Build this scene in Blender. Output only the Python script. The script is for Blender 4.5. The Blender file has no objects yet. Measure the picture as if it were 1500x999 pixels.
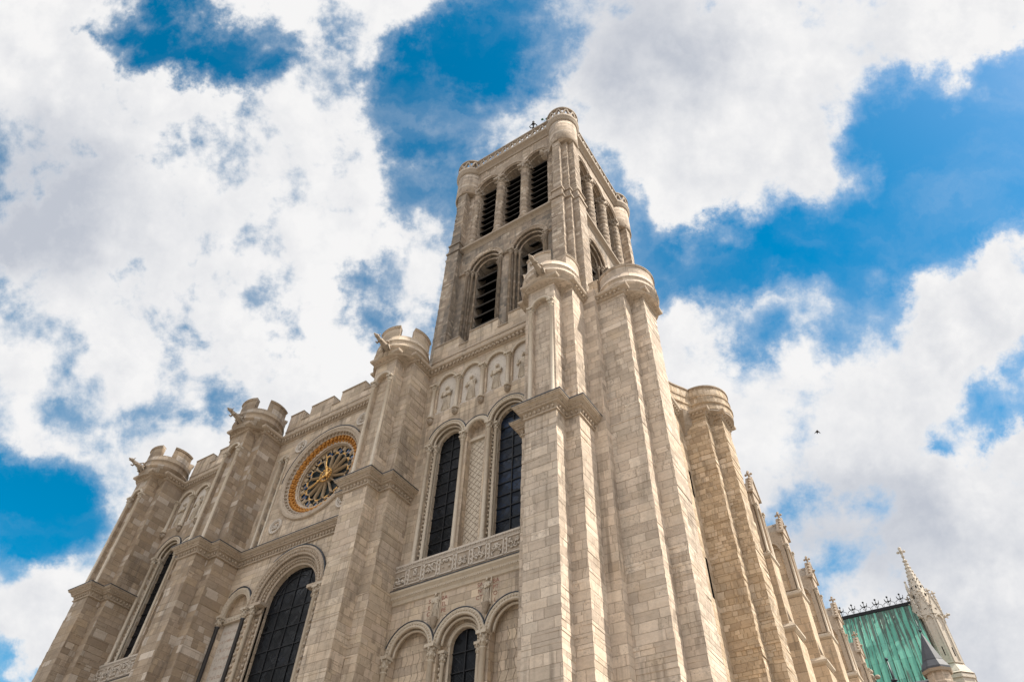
import bpy, math, random
from mathutils import Vector, Matrix
from mathutils.geometry import tessellate_polygon

random.seed(7)
PI = math.pi
sin, cos = math.sin, math.cos
scene = bpy.context.scene
COL = scene.collection
GZ = 1.6            # eye height: heights below are written above the eye, the ground is at -1.6

# ------------------------------------------------------------------ camera
RX, RR, RZ = 2.404, 0.0418, 0.6018
def rotm():
    Rx = Matrix.Rotation(RX, 3, 'X'); Rl = Matrix.Rotation(RR, 3, 'Z'); Rz = Matrix.Rotation(RZ, 3, 'Z')
    return Rz @ Rx @ Rl
CM = rotm()
cam_d = bpy.data.cameras.new('camera')
cam_d.sensor_width = 36.0
cam_d.lens = 998.98 / 1500 * 36
cam_d.clip_start = 0.1
cam_d.clip_end = 6000
cam = bpy.data.objects.new('camera', cam_d)
COL.objects.link(cam)
cam.matrix_world = Matrix.Translation((40.356, -19.463, GZ)) @ CM.to_4x4()
scene.camera = cam

# ------------------------------------------------------------------ exposure
scene.view_settings.view_transform = 'Standard'
scene.view_settings.look = 'None'
scene.view_settings.exposure = 1.06
scene.view_settings.gamma = 1.0
scene.view_settings.use_curve_mapping = False
scene.cycles.max_bounces = 6
scene.cycles.diffuse_bounces = 4

# ------------------------------------------------------------------ node helper
class NT:
    def __init__(s, tree): s.t = tree; tree.nodes.clear()
    def n(s, typ, ins=None, **kw):
        nd = s.t.nodes.new(typ)
        for k, v in kw.items(): setattr(nd, k, v)
        for k, v in (ins or {}).items():
            if isinstance(v, bpy.types.NodeSocket): s.t.links.new(v, nd.inputs[k])
            else: nd.inputs[k].default_value = v
        return nd
    def m(s, op, a, b=0.0, c=0.0, clamp=False):
        nd = s.n('ShaderNodeMath', {0: a, 1: b, 2: c}, operation=op); nd.use_clamp = clamp
        return nd.outputs[0]
    def vm(s, op, a, b=(0, 0, 0)):
        nd = s.n('ShaderNodeVectorMath', {0: a, 1: b}, operation=op)
        return nd.outputs['Value'] if op in ('DOT_PRODUCT', 'LENGTH') else nd.outputs[0]
    def sm(s, x, lo, hi, a=0.0, b=1.0):
        return s.n('ShaderNodeMapRange', {0: x, 1: lo, 2: hi, 3: a, 4: b}, interpolation_type='SMOOTHSTEP').outputs[0]
    def mix(s, f, a, b, mode='MIX'):
        nd = s.n('ShaderNodeMix', {0: f}, data_type='RGBA', blend_type=mode)
        for i, v in ((6, a), (7, b)):
            if isinstance(v, bpy.types.NodeSocket): s.t.links.new(v, nd.inputs[i])
            else: nd.inputs[i].default_value = (*v, 1) if len(v) == 3 else v
        return nd.outputs[2]
    def noise(s, vec, scale, detail=3, rough=.55, out='Fac', dims='3D', dist=0.0):
        ins = {'Scale': scale, 'Detail': detail, 'Roughness': rough, 'Distortion': dist}
        if dims == '1D': ins['W'] = vec
        else: ins['Vector'] = vec
        return s.n('ShaderNodeTexNoise', ins, noise_dimensions=dims).outputs[out]
    def ramp(s, f, stops, interp='LINEAR'):
        nd = s.n('ShaderNodeValToRGB', {0: f}); cr = nd.color_ramp; cr.interpolation = interp
        while len(cr.elements) < len(stops): cr.elements.new(0.5)
        for e, (p, c) in zip(cr.elements, stops):
            e.position = p; e.color = (*c, 1)
        return nd.outputs[0]

# ------------------------------------------------------------------ sky: daylight with a broken cloud deck
SUN_EL, SUN_AZ = math.radians(51), math.radians(22)      # azimuth from +X (south) towards +Y (east)
sun_dir = Vector((cos(SUN_EL) * cos(SUN_AZ), cos(SUN_EL) * sin(SUN_AZ), sin(SUN_EL)))
world = bpy.data.worlds.new('World')
scene.world = world
world.use_nodes = True
W = NT(world.node_tree)
sky = W.n('ShaderNodeTexSky', sky_type='NISHITA')
sky.sun_disc = False
sky.sun_elevation = SUN_EL
sky.sun_rotation = PI / 2 - SUN_AZ
sky.air_density = 1.0; sky.dust_density = 0.6; sky.ozone_density = 3.0
dirv = W.n('ShaderNodeTexCoord').outputs['Generated']
# cloud chart of that quarter of the sky, in a fixed tangent plane round the point at 48 degrees over the nave
SKY_R, SKY_U, SKY_F = [tuple(v) for v in (CM.col[0], CM.col[1], -CM.col[2])]
df = W.vm('DOT_PRODUCT', dirv, SKY_F)
dfc = W.m('MAXIMUM', df, 0.12)
cu = W.m('DIVIDE', W.vm('DOT_PRODUCT', dirv, SKY_R), dfc)
cv = W.m('DIVIDE', W.vm('DOT_PRODUCT', dirv, SKY_U), dfc)
chart = W.n('ShaderNodeCombineXYZ', {0: cu, 1: cv, 2: 0.0}).outputs[0]
warp = W.noise(chart, 4.2, 7, .66, 'Color')
warp2 = W.vm('MULTIPLY', W.vm('SUBTRACT', warp, (.5, .5, .5)), (.21, .21, 0))
cw = W.vm('ADD', chart, warp2)
sep = W.n('ShaderNodeSeparateXYZ', {0: cw})
gx = W.m('MULTIPLY_ADD', sep.outputs[0], 999 / 1500, .5)
gy = W.m('MULTIPLY_ADD', sep.outputs[1], -999 / 50, 9.99)
ROWS = """9996515679698741678888999999999
9993300138672100478889999999996
9999511259842211588999999995410
7799999999821343478999998641000
6778999999962346678999998310000
6667889999997335555899899520000
6677889999983344444388624300012
8899999999999544443111112000287
6899999999726755554311123138899
7667999986835555555486777349999
6657999965724555555799545569996
7756976968555555555799988889954
6645555777555555555899999999734
5778888888855555555899999999369
0027888888855555555888889999999
0015888888855555555888666678899
3156888888855555555888666667888
6875888888855555555888666678888
7964888888855555555888777788888
3822888888855555555888888888888
2400888888855555555888888888888""".split()
acc = None
for i, row in enumerate(ROWS):
    stops = [(j / 30, (int(c) / 9,) * 3) for j, c in enumerate(row[:31])]
    rv = W.ramp(gx, stops)
    wt = W.m('MAXIMUM', W.m('SUBTRACT', 1.0, W.m('ABSOLUTE', W.m('SUBTRACT', W.n('ShaderNodeClamp', {0: gy, 1: 0.0, 2: 20.0}).outputs[0], float(i)))), 0.0)
    acc = W.m('MULTIPLY_ADD', rv, wt, acc if acc is not None else 0.0)
inside = W.sm(df, .45, .62)
nB = W.noise(W.vm('ADD', dirv, (3, 1, 2)), 2.6, 5, .6)
outside = W.sm(nB, .35, .55, .45, 1.0)
cover = W.m('ADD', W.m('MULTIPLY', acc, inside), W.m('MULTIPLY', outside, W.m('SUBTRACT', 1.0, inside)))
cz = W.n('ShaderNodeCombineXYZ', {0: cu, 1: cv, 2: 1.7}).outputs[0]
def puff(vec):
    a = W.m('SUBTRACT', W.noise(vec, 4.4, 15, .60, dist=.2), .5)
    b_ = W.m('SUBTRACT', W.noise(W.vm('ADD', vec, (5, 3, 1)), 16.0, 12, .62, dist=.1), .5)
    return W.m('ADD', W.m('MULTIPLY', a, 2.5), W.m('MULTIPLY', b_, 1.25))
p0 = puff(cz)
p1 = puff(W.vm('ADD', cz, (.030, .018, 0)))           # the same deck a step towards the sun
soft = W.sm(W.noise(W.vm('ADD', chart, (2, 8, 4)), 2.1, 3, .5), .38, .60)       # where the deck is a smooth veil, where it is torn
amp = W.m('MULTIPLY_ADD', soft, .45, .70)
dens = W.m('ADD', W.m('MULTIPLY_ADD', cover, 1.10, -.06), W.m('MULTIPLY', p0, amp))
veil = W.sm(dens, .06, .82)
core = W.sm(dens, .41, .80)
cirrus = W.sm(W.noise(W.vm('MULTIPLY', W.vm('ADD', cw, (7, 2, 0)), (2.6, 5.5, 1)), 1.0, 8, .55, dist=.3), .40, .80, .0, .30)
solid = W.m('ADD', W.m('MULTIPLY', veil, .42), W.m('MULTIPLY', core, .58), clamp=True)
alpha = W.m('SUBTRACT', 1.0, W.m('MULTIPLY', W.m('SUBTRACT', 1.0, solid), W.m('SUBTRACT', 1.0, cirrus)))
nshade = W.noise(W.vm('ADD', chart, (1.3, .4, 7)), 2.6, 8, .6)
def lobe(px, py, rx, ry):
    a = W.n('ShaderNodeVectorMath', {0: cw, 1: ((px - 750) / 999, (500 - py) / 999, 0)}, operation='SUBTRACT').outputs[0]
    l = W.vm('LENGTH', W.vm('MULTIPLY', a, (999 / rx, 999 / ry, 0)))
    return W.sm(l, 1.0, 0.15)
grey = W.m('MAXIMUM', W.m('MAXIMUM', W.m('MULTIPLY', lobe(930, 50, 230, 200), .9), W.m('MULTIPLY', lobe(1250, 780, 300, 130), .85)),
           W.m('MAXIMUM', W.m('MULTIPLY', lobe(20, 270, 260, 170), .9), W.m('MULTIPLY', lobe(1440, 930, 220, 140), .6)))
relief = W.m('MULTIPLY', W.m('SUBTRACT', p0, p1), .55)
base = W.m('ADD', W.m('MULTIPLY_ADD', W.m('SUBTRACT', nshade, .5), 1.4, .82), relief)
bright = W.m('SUBTRACT', base, W.m('MULTIPLY', grey, .80), clamp=True)
thickness = W.sm(dens, .35, 1.0)
bright = W.m('ADD', W.m('MULTIPLY', bright, thickness), W.m('MULTIPLY', W.m('SUBTRACT', 1.0, thickness), W.m('SUBTRACT', 1.05, W.m('MULTIPLY', grey, .45))))
cloudcol = W.mix(bright, (4.9, 5.2, 5.85), (8.5, 8.45, 8.45))
skysat = W.n('ShaderNodeHueSaturation', {'Hue': .478, 'Saturation': 1.55, 'Value': 1.5, 'Fac': 1.0, 'Color': sky.outputs[0]}).outputs[0]
elev = W.n('ShaderNodeSeparateXYZ', {0: dirv}).outputs[2]
unseen_fill = W.m('ADD', W.m('MULTIPLY', inside, 1.0), W.m('MULTIPLY', W.m('SUBTRACT', 1.0, inside), W.sm(elev, .08, .70, .22, 2.5)))  # clouds out of view: dimmed low down, brightened high up to fill the front
cloudcol = W.mix(1.0, cloudcol, W.n('ShaderNodeCombineColor', {0: unseen_fill, 1: unseen_fill, 2: unseen_fill}).outputs[0], 'MULTIPLY')
skyc = W.mix(alpha, skysat, cloudcol)
bg = W.n('ShaderNodeBackground', {'Color': skyc, 'Strength': 0.052})
wo = W.n('ShaderNodeOutputWorld', {'Surface': bg.outputs[0]})
world.cycles.sampling_method = 'MANUAL'
world.cycles.sample_map_resolution = 512

# ------------------------------------------------------------------ sun
sd = bpy.data.lights.new('sun', 'SUN')
sd.energy = 3.3
sd.angle = math.radians(1.0)
sd.color = (1.0, .93, .82)
sun = bpy.data.objects.new('sun', sd)
COL.objects.link(sun)
sun.rotation_euler = sun_dir.to_track_quat('Z', 'Y').to_euler()
sun.location = (60, 30, 120)

# ------------------------------------------------------------------ materials
def new_mat(name):
    m = bpy.data.materials.new(name); m.use_nodes = True
    return m, NT(m.node_tree)
def finish(N, color, rough=.85, bump=None, bstr=.4, bdist=.02, metal=0.0, spec=.25):
    ins = {'Base Color': color if isinstance(color, bpy.types.NodeSocket) else (*color, 1), 'Roughness': rough, 'Metallic': metal, 'Specular IOR Level': spec}
    if bump is not None:
        ins['Normal'] = N.n('ShaderNodeBump', {'Strength': bstr, 'Distance': bdist, 'Height': bump}).outputs[0]
    b = N.n('ShaderNodeBsdfPrincipled', ins)
    N.n('ShaderNodeOutputMaterial', {0: b.outputs[0]})

def masonry(name, pal, h=.345, wmin=.58, wmax=1.30, mortar=(.30, .225, .155), stain=(.30, .25, .20), stain_amt=.35, rubble=0.0, dark_rows=0.0, mort_amt=.32, pit=.75, cyl=False):
    m, N = new_mat(name)
    uv = N.n('ShaderNodeUVMap').outputs[0]
    pos = N.n('ShaderNodeNewGeometry').outputs['Position']
    if rubble:
        j = N.noise(pos, 1.7, 2, .5, 'Color')
        uv = N.vm('ADD', uv, N.vm('MULTIPLY', N.vm('SUBTRACT', j, (.5, .5, .5)), (rubble, rubble, 0)))
    sp = N.n('ShaderNodeSeparateXYZ', {0: uv}); u, v = sp.outputs[0], sp.outputs[1]
    vv = N.m('ADD', N.m('DIVIDE', v, h), N.m('MULTIPLY', N.noise(v, .8, 0, .5, dims='1D'), .8))
    r = N.m('FLOOR', vv); fv = N.m('FRACT', vv)
    wn = N.n('ShaderNodeTexWhiteNoise', {'W': r}, noise_dimensions='1D').outputs['Value']
    w = N.m('MULTIPLY_ADD', wn, wmax - wmin, wmin)
    uu = N.m('MULTIPLY_ADD', wn, 37.3, N.m('DIVIDE', u, w))
    c = N.m('FLOOR', uu); fu = N.m('FRACT', uu)
    rc = N.n('ShaderNodeCombineXYZ', {0: r, 1: c, 2: 3.0}).outputs[0]
    k0 = N.n('ShaderNodeTexWhiteNoise', {'Vector': rc}, noise_dimensions='3D').outputs['Value']
    split = N.m('GREATER_THAN', k0, .62)
    pos2 = N.m('MULTIPLY_ADD', k0, .5, .05)
    side = N.m('MULTIPLY', N.m('GREATER_THAN', fu, pos2), split)
    rc2 = N.n('ShaderNodeCombineXYZ', {0: r, 1: N.m('MULTIPLY_ADD', side, .37, c), 2: 9.0}).outputs[0]
    k = N.n('ShaderNodeTexWhiteNoise', {'Vector': rc2}, noise_dimensions='3D')
    ks = N.n('ShaderNodeSeparateColor', {0: k.outputs['Color']})
    d1 = N.m('MULTIPLY', N.m('MINIMUM', fu, N.m('SUBTRACT', 1.0, fu)), w)
    d2 = N.m('ADD', N.m('MULTIPLY', N.m('ABSOLUTE', N.m('SUBTRACT', fu, pos2)), w), N.m('MULTIPLY', N.m('SUBTRACT', 1.0, split), 9.0))
    d3 = N.m('MULTIPLY', N.m('MINIMUM', fv, N.m('SUBTRACT', 1.0, fv)), h)
    dd = N.m('MINIMUM', N.m('MINIMUM', d1, d2), d3)
    nf = N.noise(pos, 9.0, 4, .6)
    dd = N.m('ADD', dd, N.m('MULTIPLY', N.m('SUBTRACT', nf, .5), .022 + .05 * rubble))
    body = N.sm(dd, .003, .019 + .03 * rubble)
    col = N.ramp(ks.outputs[0], [((i + .5) / len(pal), p) for i, p in enumerate(pal)], 'CONSTANT' if rubble else 'LINEAR')
    nL = N.noise(pos, .33, 4, .6); nM = N.noise(N.vm('MULTIPLY', pos, (1, 1, .35)), 2.2, 5, .6)
    grain = N.noise(pos, 34.0, 4, .7)
    bed = N.noise(N.vm('MULTIPLY', pos, (1, 1, 2.6)), 2.7, 6, .68)
    val = N.m('MULTIPLY', N.m('MULTIPLY_ADD', ks.outputs[2], .30, .83), N.m('ADD', N.m('ADD', N.m('MULTIPLY_ADD', nf, .34, .64), N.m('MULTIPLY', bed, .42)), N.m('MULTIPLY_ADD', grain, .40, -.20)))
    col = N.mix(1.0, col, N.n('ShaderNodeCombineColor', {0: N.m('MULTIPLY', val, 1.03), 1: N.m('MULTIPLY', val, .99), 2: N.m('MULTIPLY', val, .95)}).outputs[0], 'MULTIPLY')
    # pitted, lichen-spotted blocks
    vor = N.noise(pos, 17.0, 5, .75)
    pits = N.m('MULTIPLY', N.sm(vor, .53, .68), N.sm(ks.outputs[1], .45, .8))
    col = N.mix(N.m('MULTIPLY', pits, pit), col, (.21, .175, .15))
    # rain streaks and soot with their own outline
    streak = N.sm(N.m('ADD', nL, N.m('MULTIPLY', nM, .55)), .72, 1.02)
    col = N.mix(N.m('MULTIPLY', streak, stain_amt), col, stain)
    ochre = N.sm(N.noise(N.vm('ADD', pos, (9, 4, 2)), .55, 5, .6), .55, .75)
    col = N.mix(N.m('MULTIPLY', ochre, .30), col, (.50, .36, .21))
    run = N.noise(N.n('ShaderNodeCombineXYZ', {0: N.m('MULTIPLY', u, 3.2), 1: N.m('MULTIPLY', v, .16), 2: 2.0}).outputs[0], 1.0, 6, .65)
    patch = N.sm(N.noise(pos, .42, 3, .5), .38, .58)
    col = N.mix(N.m('MULTIPLY', N.m('MULTIPLY', N.sm(run, .47, .66), patch), .60), col, (.17, .135, .105))
    if dark_rows:
        nz = N.noise(N.vm('MULTIPLY', pos, (1.6, 1.6, .22)), .9, 5, .65)
        col = N.mix(N.m('MULTIPLY', N.sm(nz, .36, .58), N.m('MULTIPLY', N.m('MULTIPLY_ADD', ks.outputs[1], .7, .35), dark_rows), clamp=True), col, (.15, .13, .11))
    col = N.mix(N.m('MULTIPLY', N.m('SUBTRACT', 1.0, body), mort_amt), col, mortar)
    hgt = N.m('ADD', N.m('ADD', N.m('MULTIPLY', body, .55 + .5 * rubble), N.m('MULTIPLY', N.m('ADD', nf, grain), .28)), N.m('MULTIPLY_ADD', ks.outputs[2], .22, N.m('MULTIPLY', pits, -.3)))
    finish(N, col, .88, hgt, .8, .04)
    return m

def carved(name, base, hi, dirt=(.17, .13, .10), sc=14.0, amt=.55):
    m, N = new_mat(name)
    pos = N.n('ShaderNodeNewGeometry').outputs['Position']
    a = N.noise(pos, 1.4, 5, .6); b = N.noise(pos, sc, 5, .7)
    col = N.mix(a, base, hi)
    col = N.mix(N.m('MULTIPLY', N.sm(b, .50, .72), amt), col, dirt)
    w = N.sm(N.noise(N.vm('MULTIPLY', pos, (2, 2, .5)), 1.1, 5, .65), .55, .75)
    col = N.mix(N.m('MULTIPLY', w, amt * .6), col, dirt)
    finish(N, col, .85, N.m('ADD', b, N.m('MULTIPLY', N.noise(pos, 60, 3, .6), .4)), .45, .02)
    return m

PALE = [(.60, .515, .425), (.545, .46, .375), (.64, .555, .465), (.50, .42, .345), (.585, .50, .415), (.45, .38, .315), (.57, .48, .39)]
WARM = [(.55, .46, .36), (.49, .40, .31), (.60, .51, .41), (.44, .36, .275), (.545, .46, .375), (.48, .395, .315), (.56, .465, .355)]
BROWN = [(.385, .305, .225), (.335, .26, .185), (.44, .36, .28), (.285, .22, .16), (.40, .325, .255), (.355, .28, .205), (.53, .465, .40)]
TAN = [(.56, .455, .335), (.52, .415, .30), (.59, .485, .365), (.495, .395, .29)]
RUBBLE = [(.535, .435, .32), (.475, .38, .275), (.60, .505, .395), (.44, .35, .255), (.55, .455, .345)]
TOWER = [(.40, .325, .255), (.345, .28, .22), (.47, .39, .31), (.28, .225, .18), (.54, .465, .385)]
M = {}
M['pale'] = masonry('pale_limestone_ashlar', PALE, stain_amt=.30)
M['warm'] = masonry('warm_limestone_ashlar', WARM, stain_amt=.30)
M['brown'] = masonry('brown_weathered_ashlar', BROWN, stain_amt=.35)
M['tan'] = masonry('tan_limestone_ashlar', TAN, h=.42, wmin=.6, wmax=1.1, stain_amt=.2, mort_amt=.35)
M['rubble'] = masonry('rubble_limestone', RUBBLE, h=.33, wmin=.35, wmax=.8, rubble=.15, mort_amt=.7, mortar=(.36, .255, .15), stain_amt=.25)
M['tower'] = masonry('weathered_tower_limestone', TOWER, h=.30, wmin=.42, wmax=.85, stain_amt=.45, mort_amt=.6, mortar=(.26, .21, .165))
M['sooty'] = masonry('sooty_tower_limestone', TOWER, h=.30, wmin=.42, wmax=.85, stain_amt=.5, mort_amt=.6, mortar=(.24, .20, .16), dark_rows=.95)
M['carved'] = carved('carved_limestone', (.52, .435, .34), (.58, .50, .40))
M['frieze_brown'] = carved('brown_carved_frieze', (.42, .335, .255), (.50, .41, .32), dirt=(.13, .095, .07), amt=.7, sc=10.0)
M['tracery'] = carved('brown_gilt_tracery', (.40, .295, .19), (.50, .385, .26), amt=.35, sc=7.0)
M['smooth'] = carved('smooth_moulded_limestone', (.535, .45, .355), (.59, .51, .41), amt=.28, sc=7.0)
M['relief'] = carved('pale_relief_limestone', (.55, .485, .42), (.61, .545, .475), amt=.5, sc=9.0)
M['frieze'] = carved('grey_carved_frieze', (.535, .465, .395), (.60, .53, .455), dirt=(.14, .115, .10), amt=.55, sc=11.0)
M['oldcarve'] = carved('weathered_carved_stone', (.34, .275, .215), (.43, .355, .28), amt=.65, sc=8.0)
M['pinn'] = carved('light_pinnacle_stone', (.54, .47, .39), (.61, .545, .46), amt=.35, sc=6.0)
def plain(name, c, rough=.6, metal=0.0, spec=.3, n=.35, sc=6.0, bd=.01):
    m, N = new_mat(name)
    pos = N.n('ShaderNodeNewGeometry').outputs['Position']
    a = N.noise(pos, sc, 5, .65)
    col = N.mix(a, tuple(x * (1 - n) for x in c), tuple(min(1, x * (1 + n)) for x in c))
    finish(N, col, rough, a, .3, bd, metal, spec)
    return m
M['lead'] = plain('dark_lead_flashing', (.035, .042, .055), .5, 0, .4)
M['iron'] = plain('black_iron_bar', (.012, .012, .014), .6)
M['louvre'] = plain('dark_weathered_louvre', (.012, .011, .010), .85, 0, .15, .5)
M['louvre_edge'] = plain('paler_louvre_edge', (.05, .043, .036), .85, 0, .15, .5)  # front edges of the slats, paler than their bodies
M['void'] = plain('black_interior_shade', (.006, .006, .006), .95, 0, 0)  # near-black standing in for the shade inside openings
M['gold'] = plain('gilded_metal', (.80, .47, .16), .42, .75, .5, .3, 9.0)
M['gilt_stone'] = plain('gilded_carved_stone', (.50, .225, .045), .5, .25, .4, .9, 16.0, .02)
M['blackmarble'] = plain('black_marble', (.035, .034, .038), .35, 0, .5, .5)
M['slate'] = plain('slate_roof', (.075, .078, .088), .6, 0, .3, .4, 3.0)
M['slate_lead'] = plain('pale_lead_sheet', (.20, .205, .21), .5, .1, .4, .3, 2.5)
M['redpaint'] = plain('faded_red_paint', (.27, .12, .09), .85)
M['fadedink'] = plain('faded_rust_inscription', (.40, .27, .20), .9)
M['blackstone'] = plain('black_stone_band', (.05, .045, .045), .7)
M['bird'] = plain('dark_feathers', (.03, .02, .018), .8)
M['leaf'] = plain('green_leaf', (.03, .13, .08), .6)
M['verdi_pipe'] = plain('verdigris_pipe', (.10, .42, .29), .6)
def glassm(name, base, pane, sc, lead=(.012, .013, .015), blue=0.0):
    m, N = new_mat(name)
    uv = N.n('ShaderNodeUVMap').outputs[0]
    pos = N.n('ShaderNodeNewGeometry').outputs['Position']
    w1 = N.n('ShaderNodeTexVoronoi', {'Vector': uv, 'Scale': sc}, feature='DISTANCE_TO_EDGE').outputs['Distance']
    sp = N.n('ShaderNodeSeparateXYZ', {0: uv})
    a = N.m('PINGPONG', N.m('ADD', sp.outputs[0], sp.outputs[1]), .22)
    b = N.m('PINGPONG', N.m('SUBTRACT', sp.outputs[0], sp.outputs[1]), .22)
    le = N.m('MINIMUM', N.m('MINIMUM', a, b), N.m('MULTIPLY', w1, .8))
    cell = N.n('ShaderNodeTexVoronoi', {'Vector': uv, 'Scale': sc}).outputs['Color']
    cs = N.n('ShaderNodeSeparateColor', {0: cell})
    big = N.noise(N.vm('MULTIPLY', uv, (.5, .5, 1)), 1.1, 2, .5)
    f = N.m('MULTIPLY', cs.outputs[0], N.sm(big, .35, .7))
    col = N.mix(f, base, pane)
    col = N.mix(N.sm(le, .022, .008), col, lead)
    finish(N, col, N.m('MULTIPLY_ADD', cs.outputs[1], .3, .22), N.m('MULTIPLY_ADD', cs.outputs[2], 1.0, N.m('MULTIPLY', N.sm(le, .03, .0), .6)), .5, .014, 0.0, .15)
    return m
M['glass'] = glassm('dark_leaded_glass', (.003, .0035, .0045), (.013, .015, .021), 3.6)
M['glass_blue'] = glassm('blue_leaded_glass', (.005, .008, .015), (.022, .04, .085), 3.3)
M['rose_glass'] = glassm('rose_dark_glass', (.010, .014, .016), (.035, .055, .055), 2.6)
M['oculus'] = plain('blue_oculus_glass', (.05, .20, .52), .2, 0, .5, .4)
def copper():
    m, N = new_mat('verdigris_copper_roof')
    uv = N.n('ShaderNodeUVMap').outputs[0]
    sp = N.n('ShaderNodeSeparateXYZ', {0: uv}); u, v = sp.outputs[0], sp.outputs[1]
    su = N.m('DIVIDE', u, .62); fu = N.m('FRACT', su); cu_ = N.m('FLOOR', su)
    sv = N.m('DIVIDE', v, 2.3); fv = N.m('FRACT', sv)
    k = N.n('ShaderNodeTexWhiteNoise', {'Vector': N.n('ShaderNodeCombineXYZ', {0: cu_, 1: N.m('FLOOR', sv), 2: 1.0}).outputs[0]}, noise_dimensions='3D').outputs['Value']
    col = N.mix(k, (.09, .31, .225), (.15, .42, .315))
    st = N.noise(N.n('ShaderNodeCombineXYZ', {0: N.m('MULTIPLY', u, 4.2), 1: N.m('MULTIPLY', v, .15), 2: 0.0}).outputs[0], 1.0, 5, .65)
    top = N.sm(v, -7.5, 0.0, .05, .17)
    col = N.mix(N.m('MULTIPLY', N.sm(N.m('ADD', st, top), .59, .67), .85), col, (.065, .058, .05))
    seam = N.sm(N.m('MINIMUM', fu, N.m('SUBTRACT', 1.0, fu)), .05, .02)
    hs = N.sm(N.m('MINIMUM', fv, N.m('SUBTRACT', 1.0, fv)), .012, .004)
    col = N.mix(N.m('MULTIPLY', N.m('MAXIMUM', N.m('MULTIPLY', seam, .6), N.m('MULTIPLY', hs, .5)), .8), col, (.04, .12, .09))
    finish(N, col, .6, N.m('ADD', seam, N.m('MULTIPLY', hs, .4)), .6, .05, 0, .3)
    return m
M['copper'] = copper()
def paving():
    m, N = new_mat('plaza_paving')
    pos = N.n('ShaderNodeNewGeometry').outputs['Position']
    b = N.n('ShaderNodeTexBrick', {'Vector': pos, 'Scale': 1.0, 'Color1': (.24, .22, .195, 1), 'Color2': (.28, .26, .23, 1), 'Mortar': (.25, .23, .2, 1), 'Mortar Size': .012, 'Brick Width': 1.2, 'Row Height': .6})
    a = N.noise(pos, .5, 5, .6)
    col = N.mix(N.m('MULTIPLY', a, .5), b.outputs[0], (.20, .18, .16))
    finish(N, col, .8, b.outputs[1], .3, .01)
    return m
M['paving'] = paving()

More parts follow.
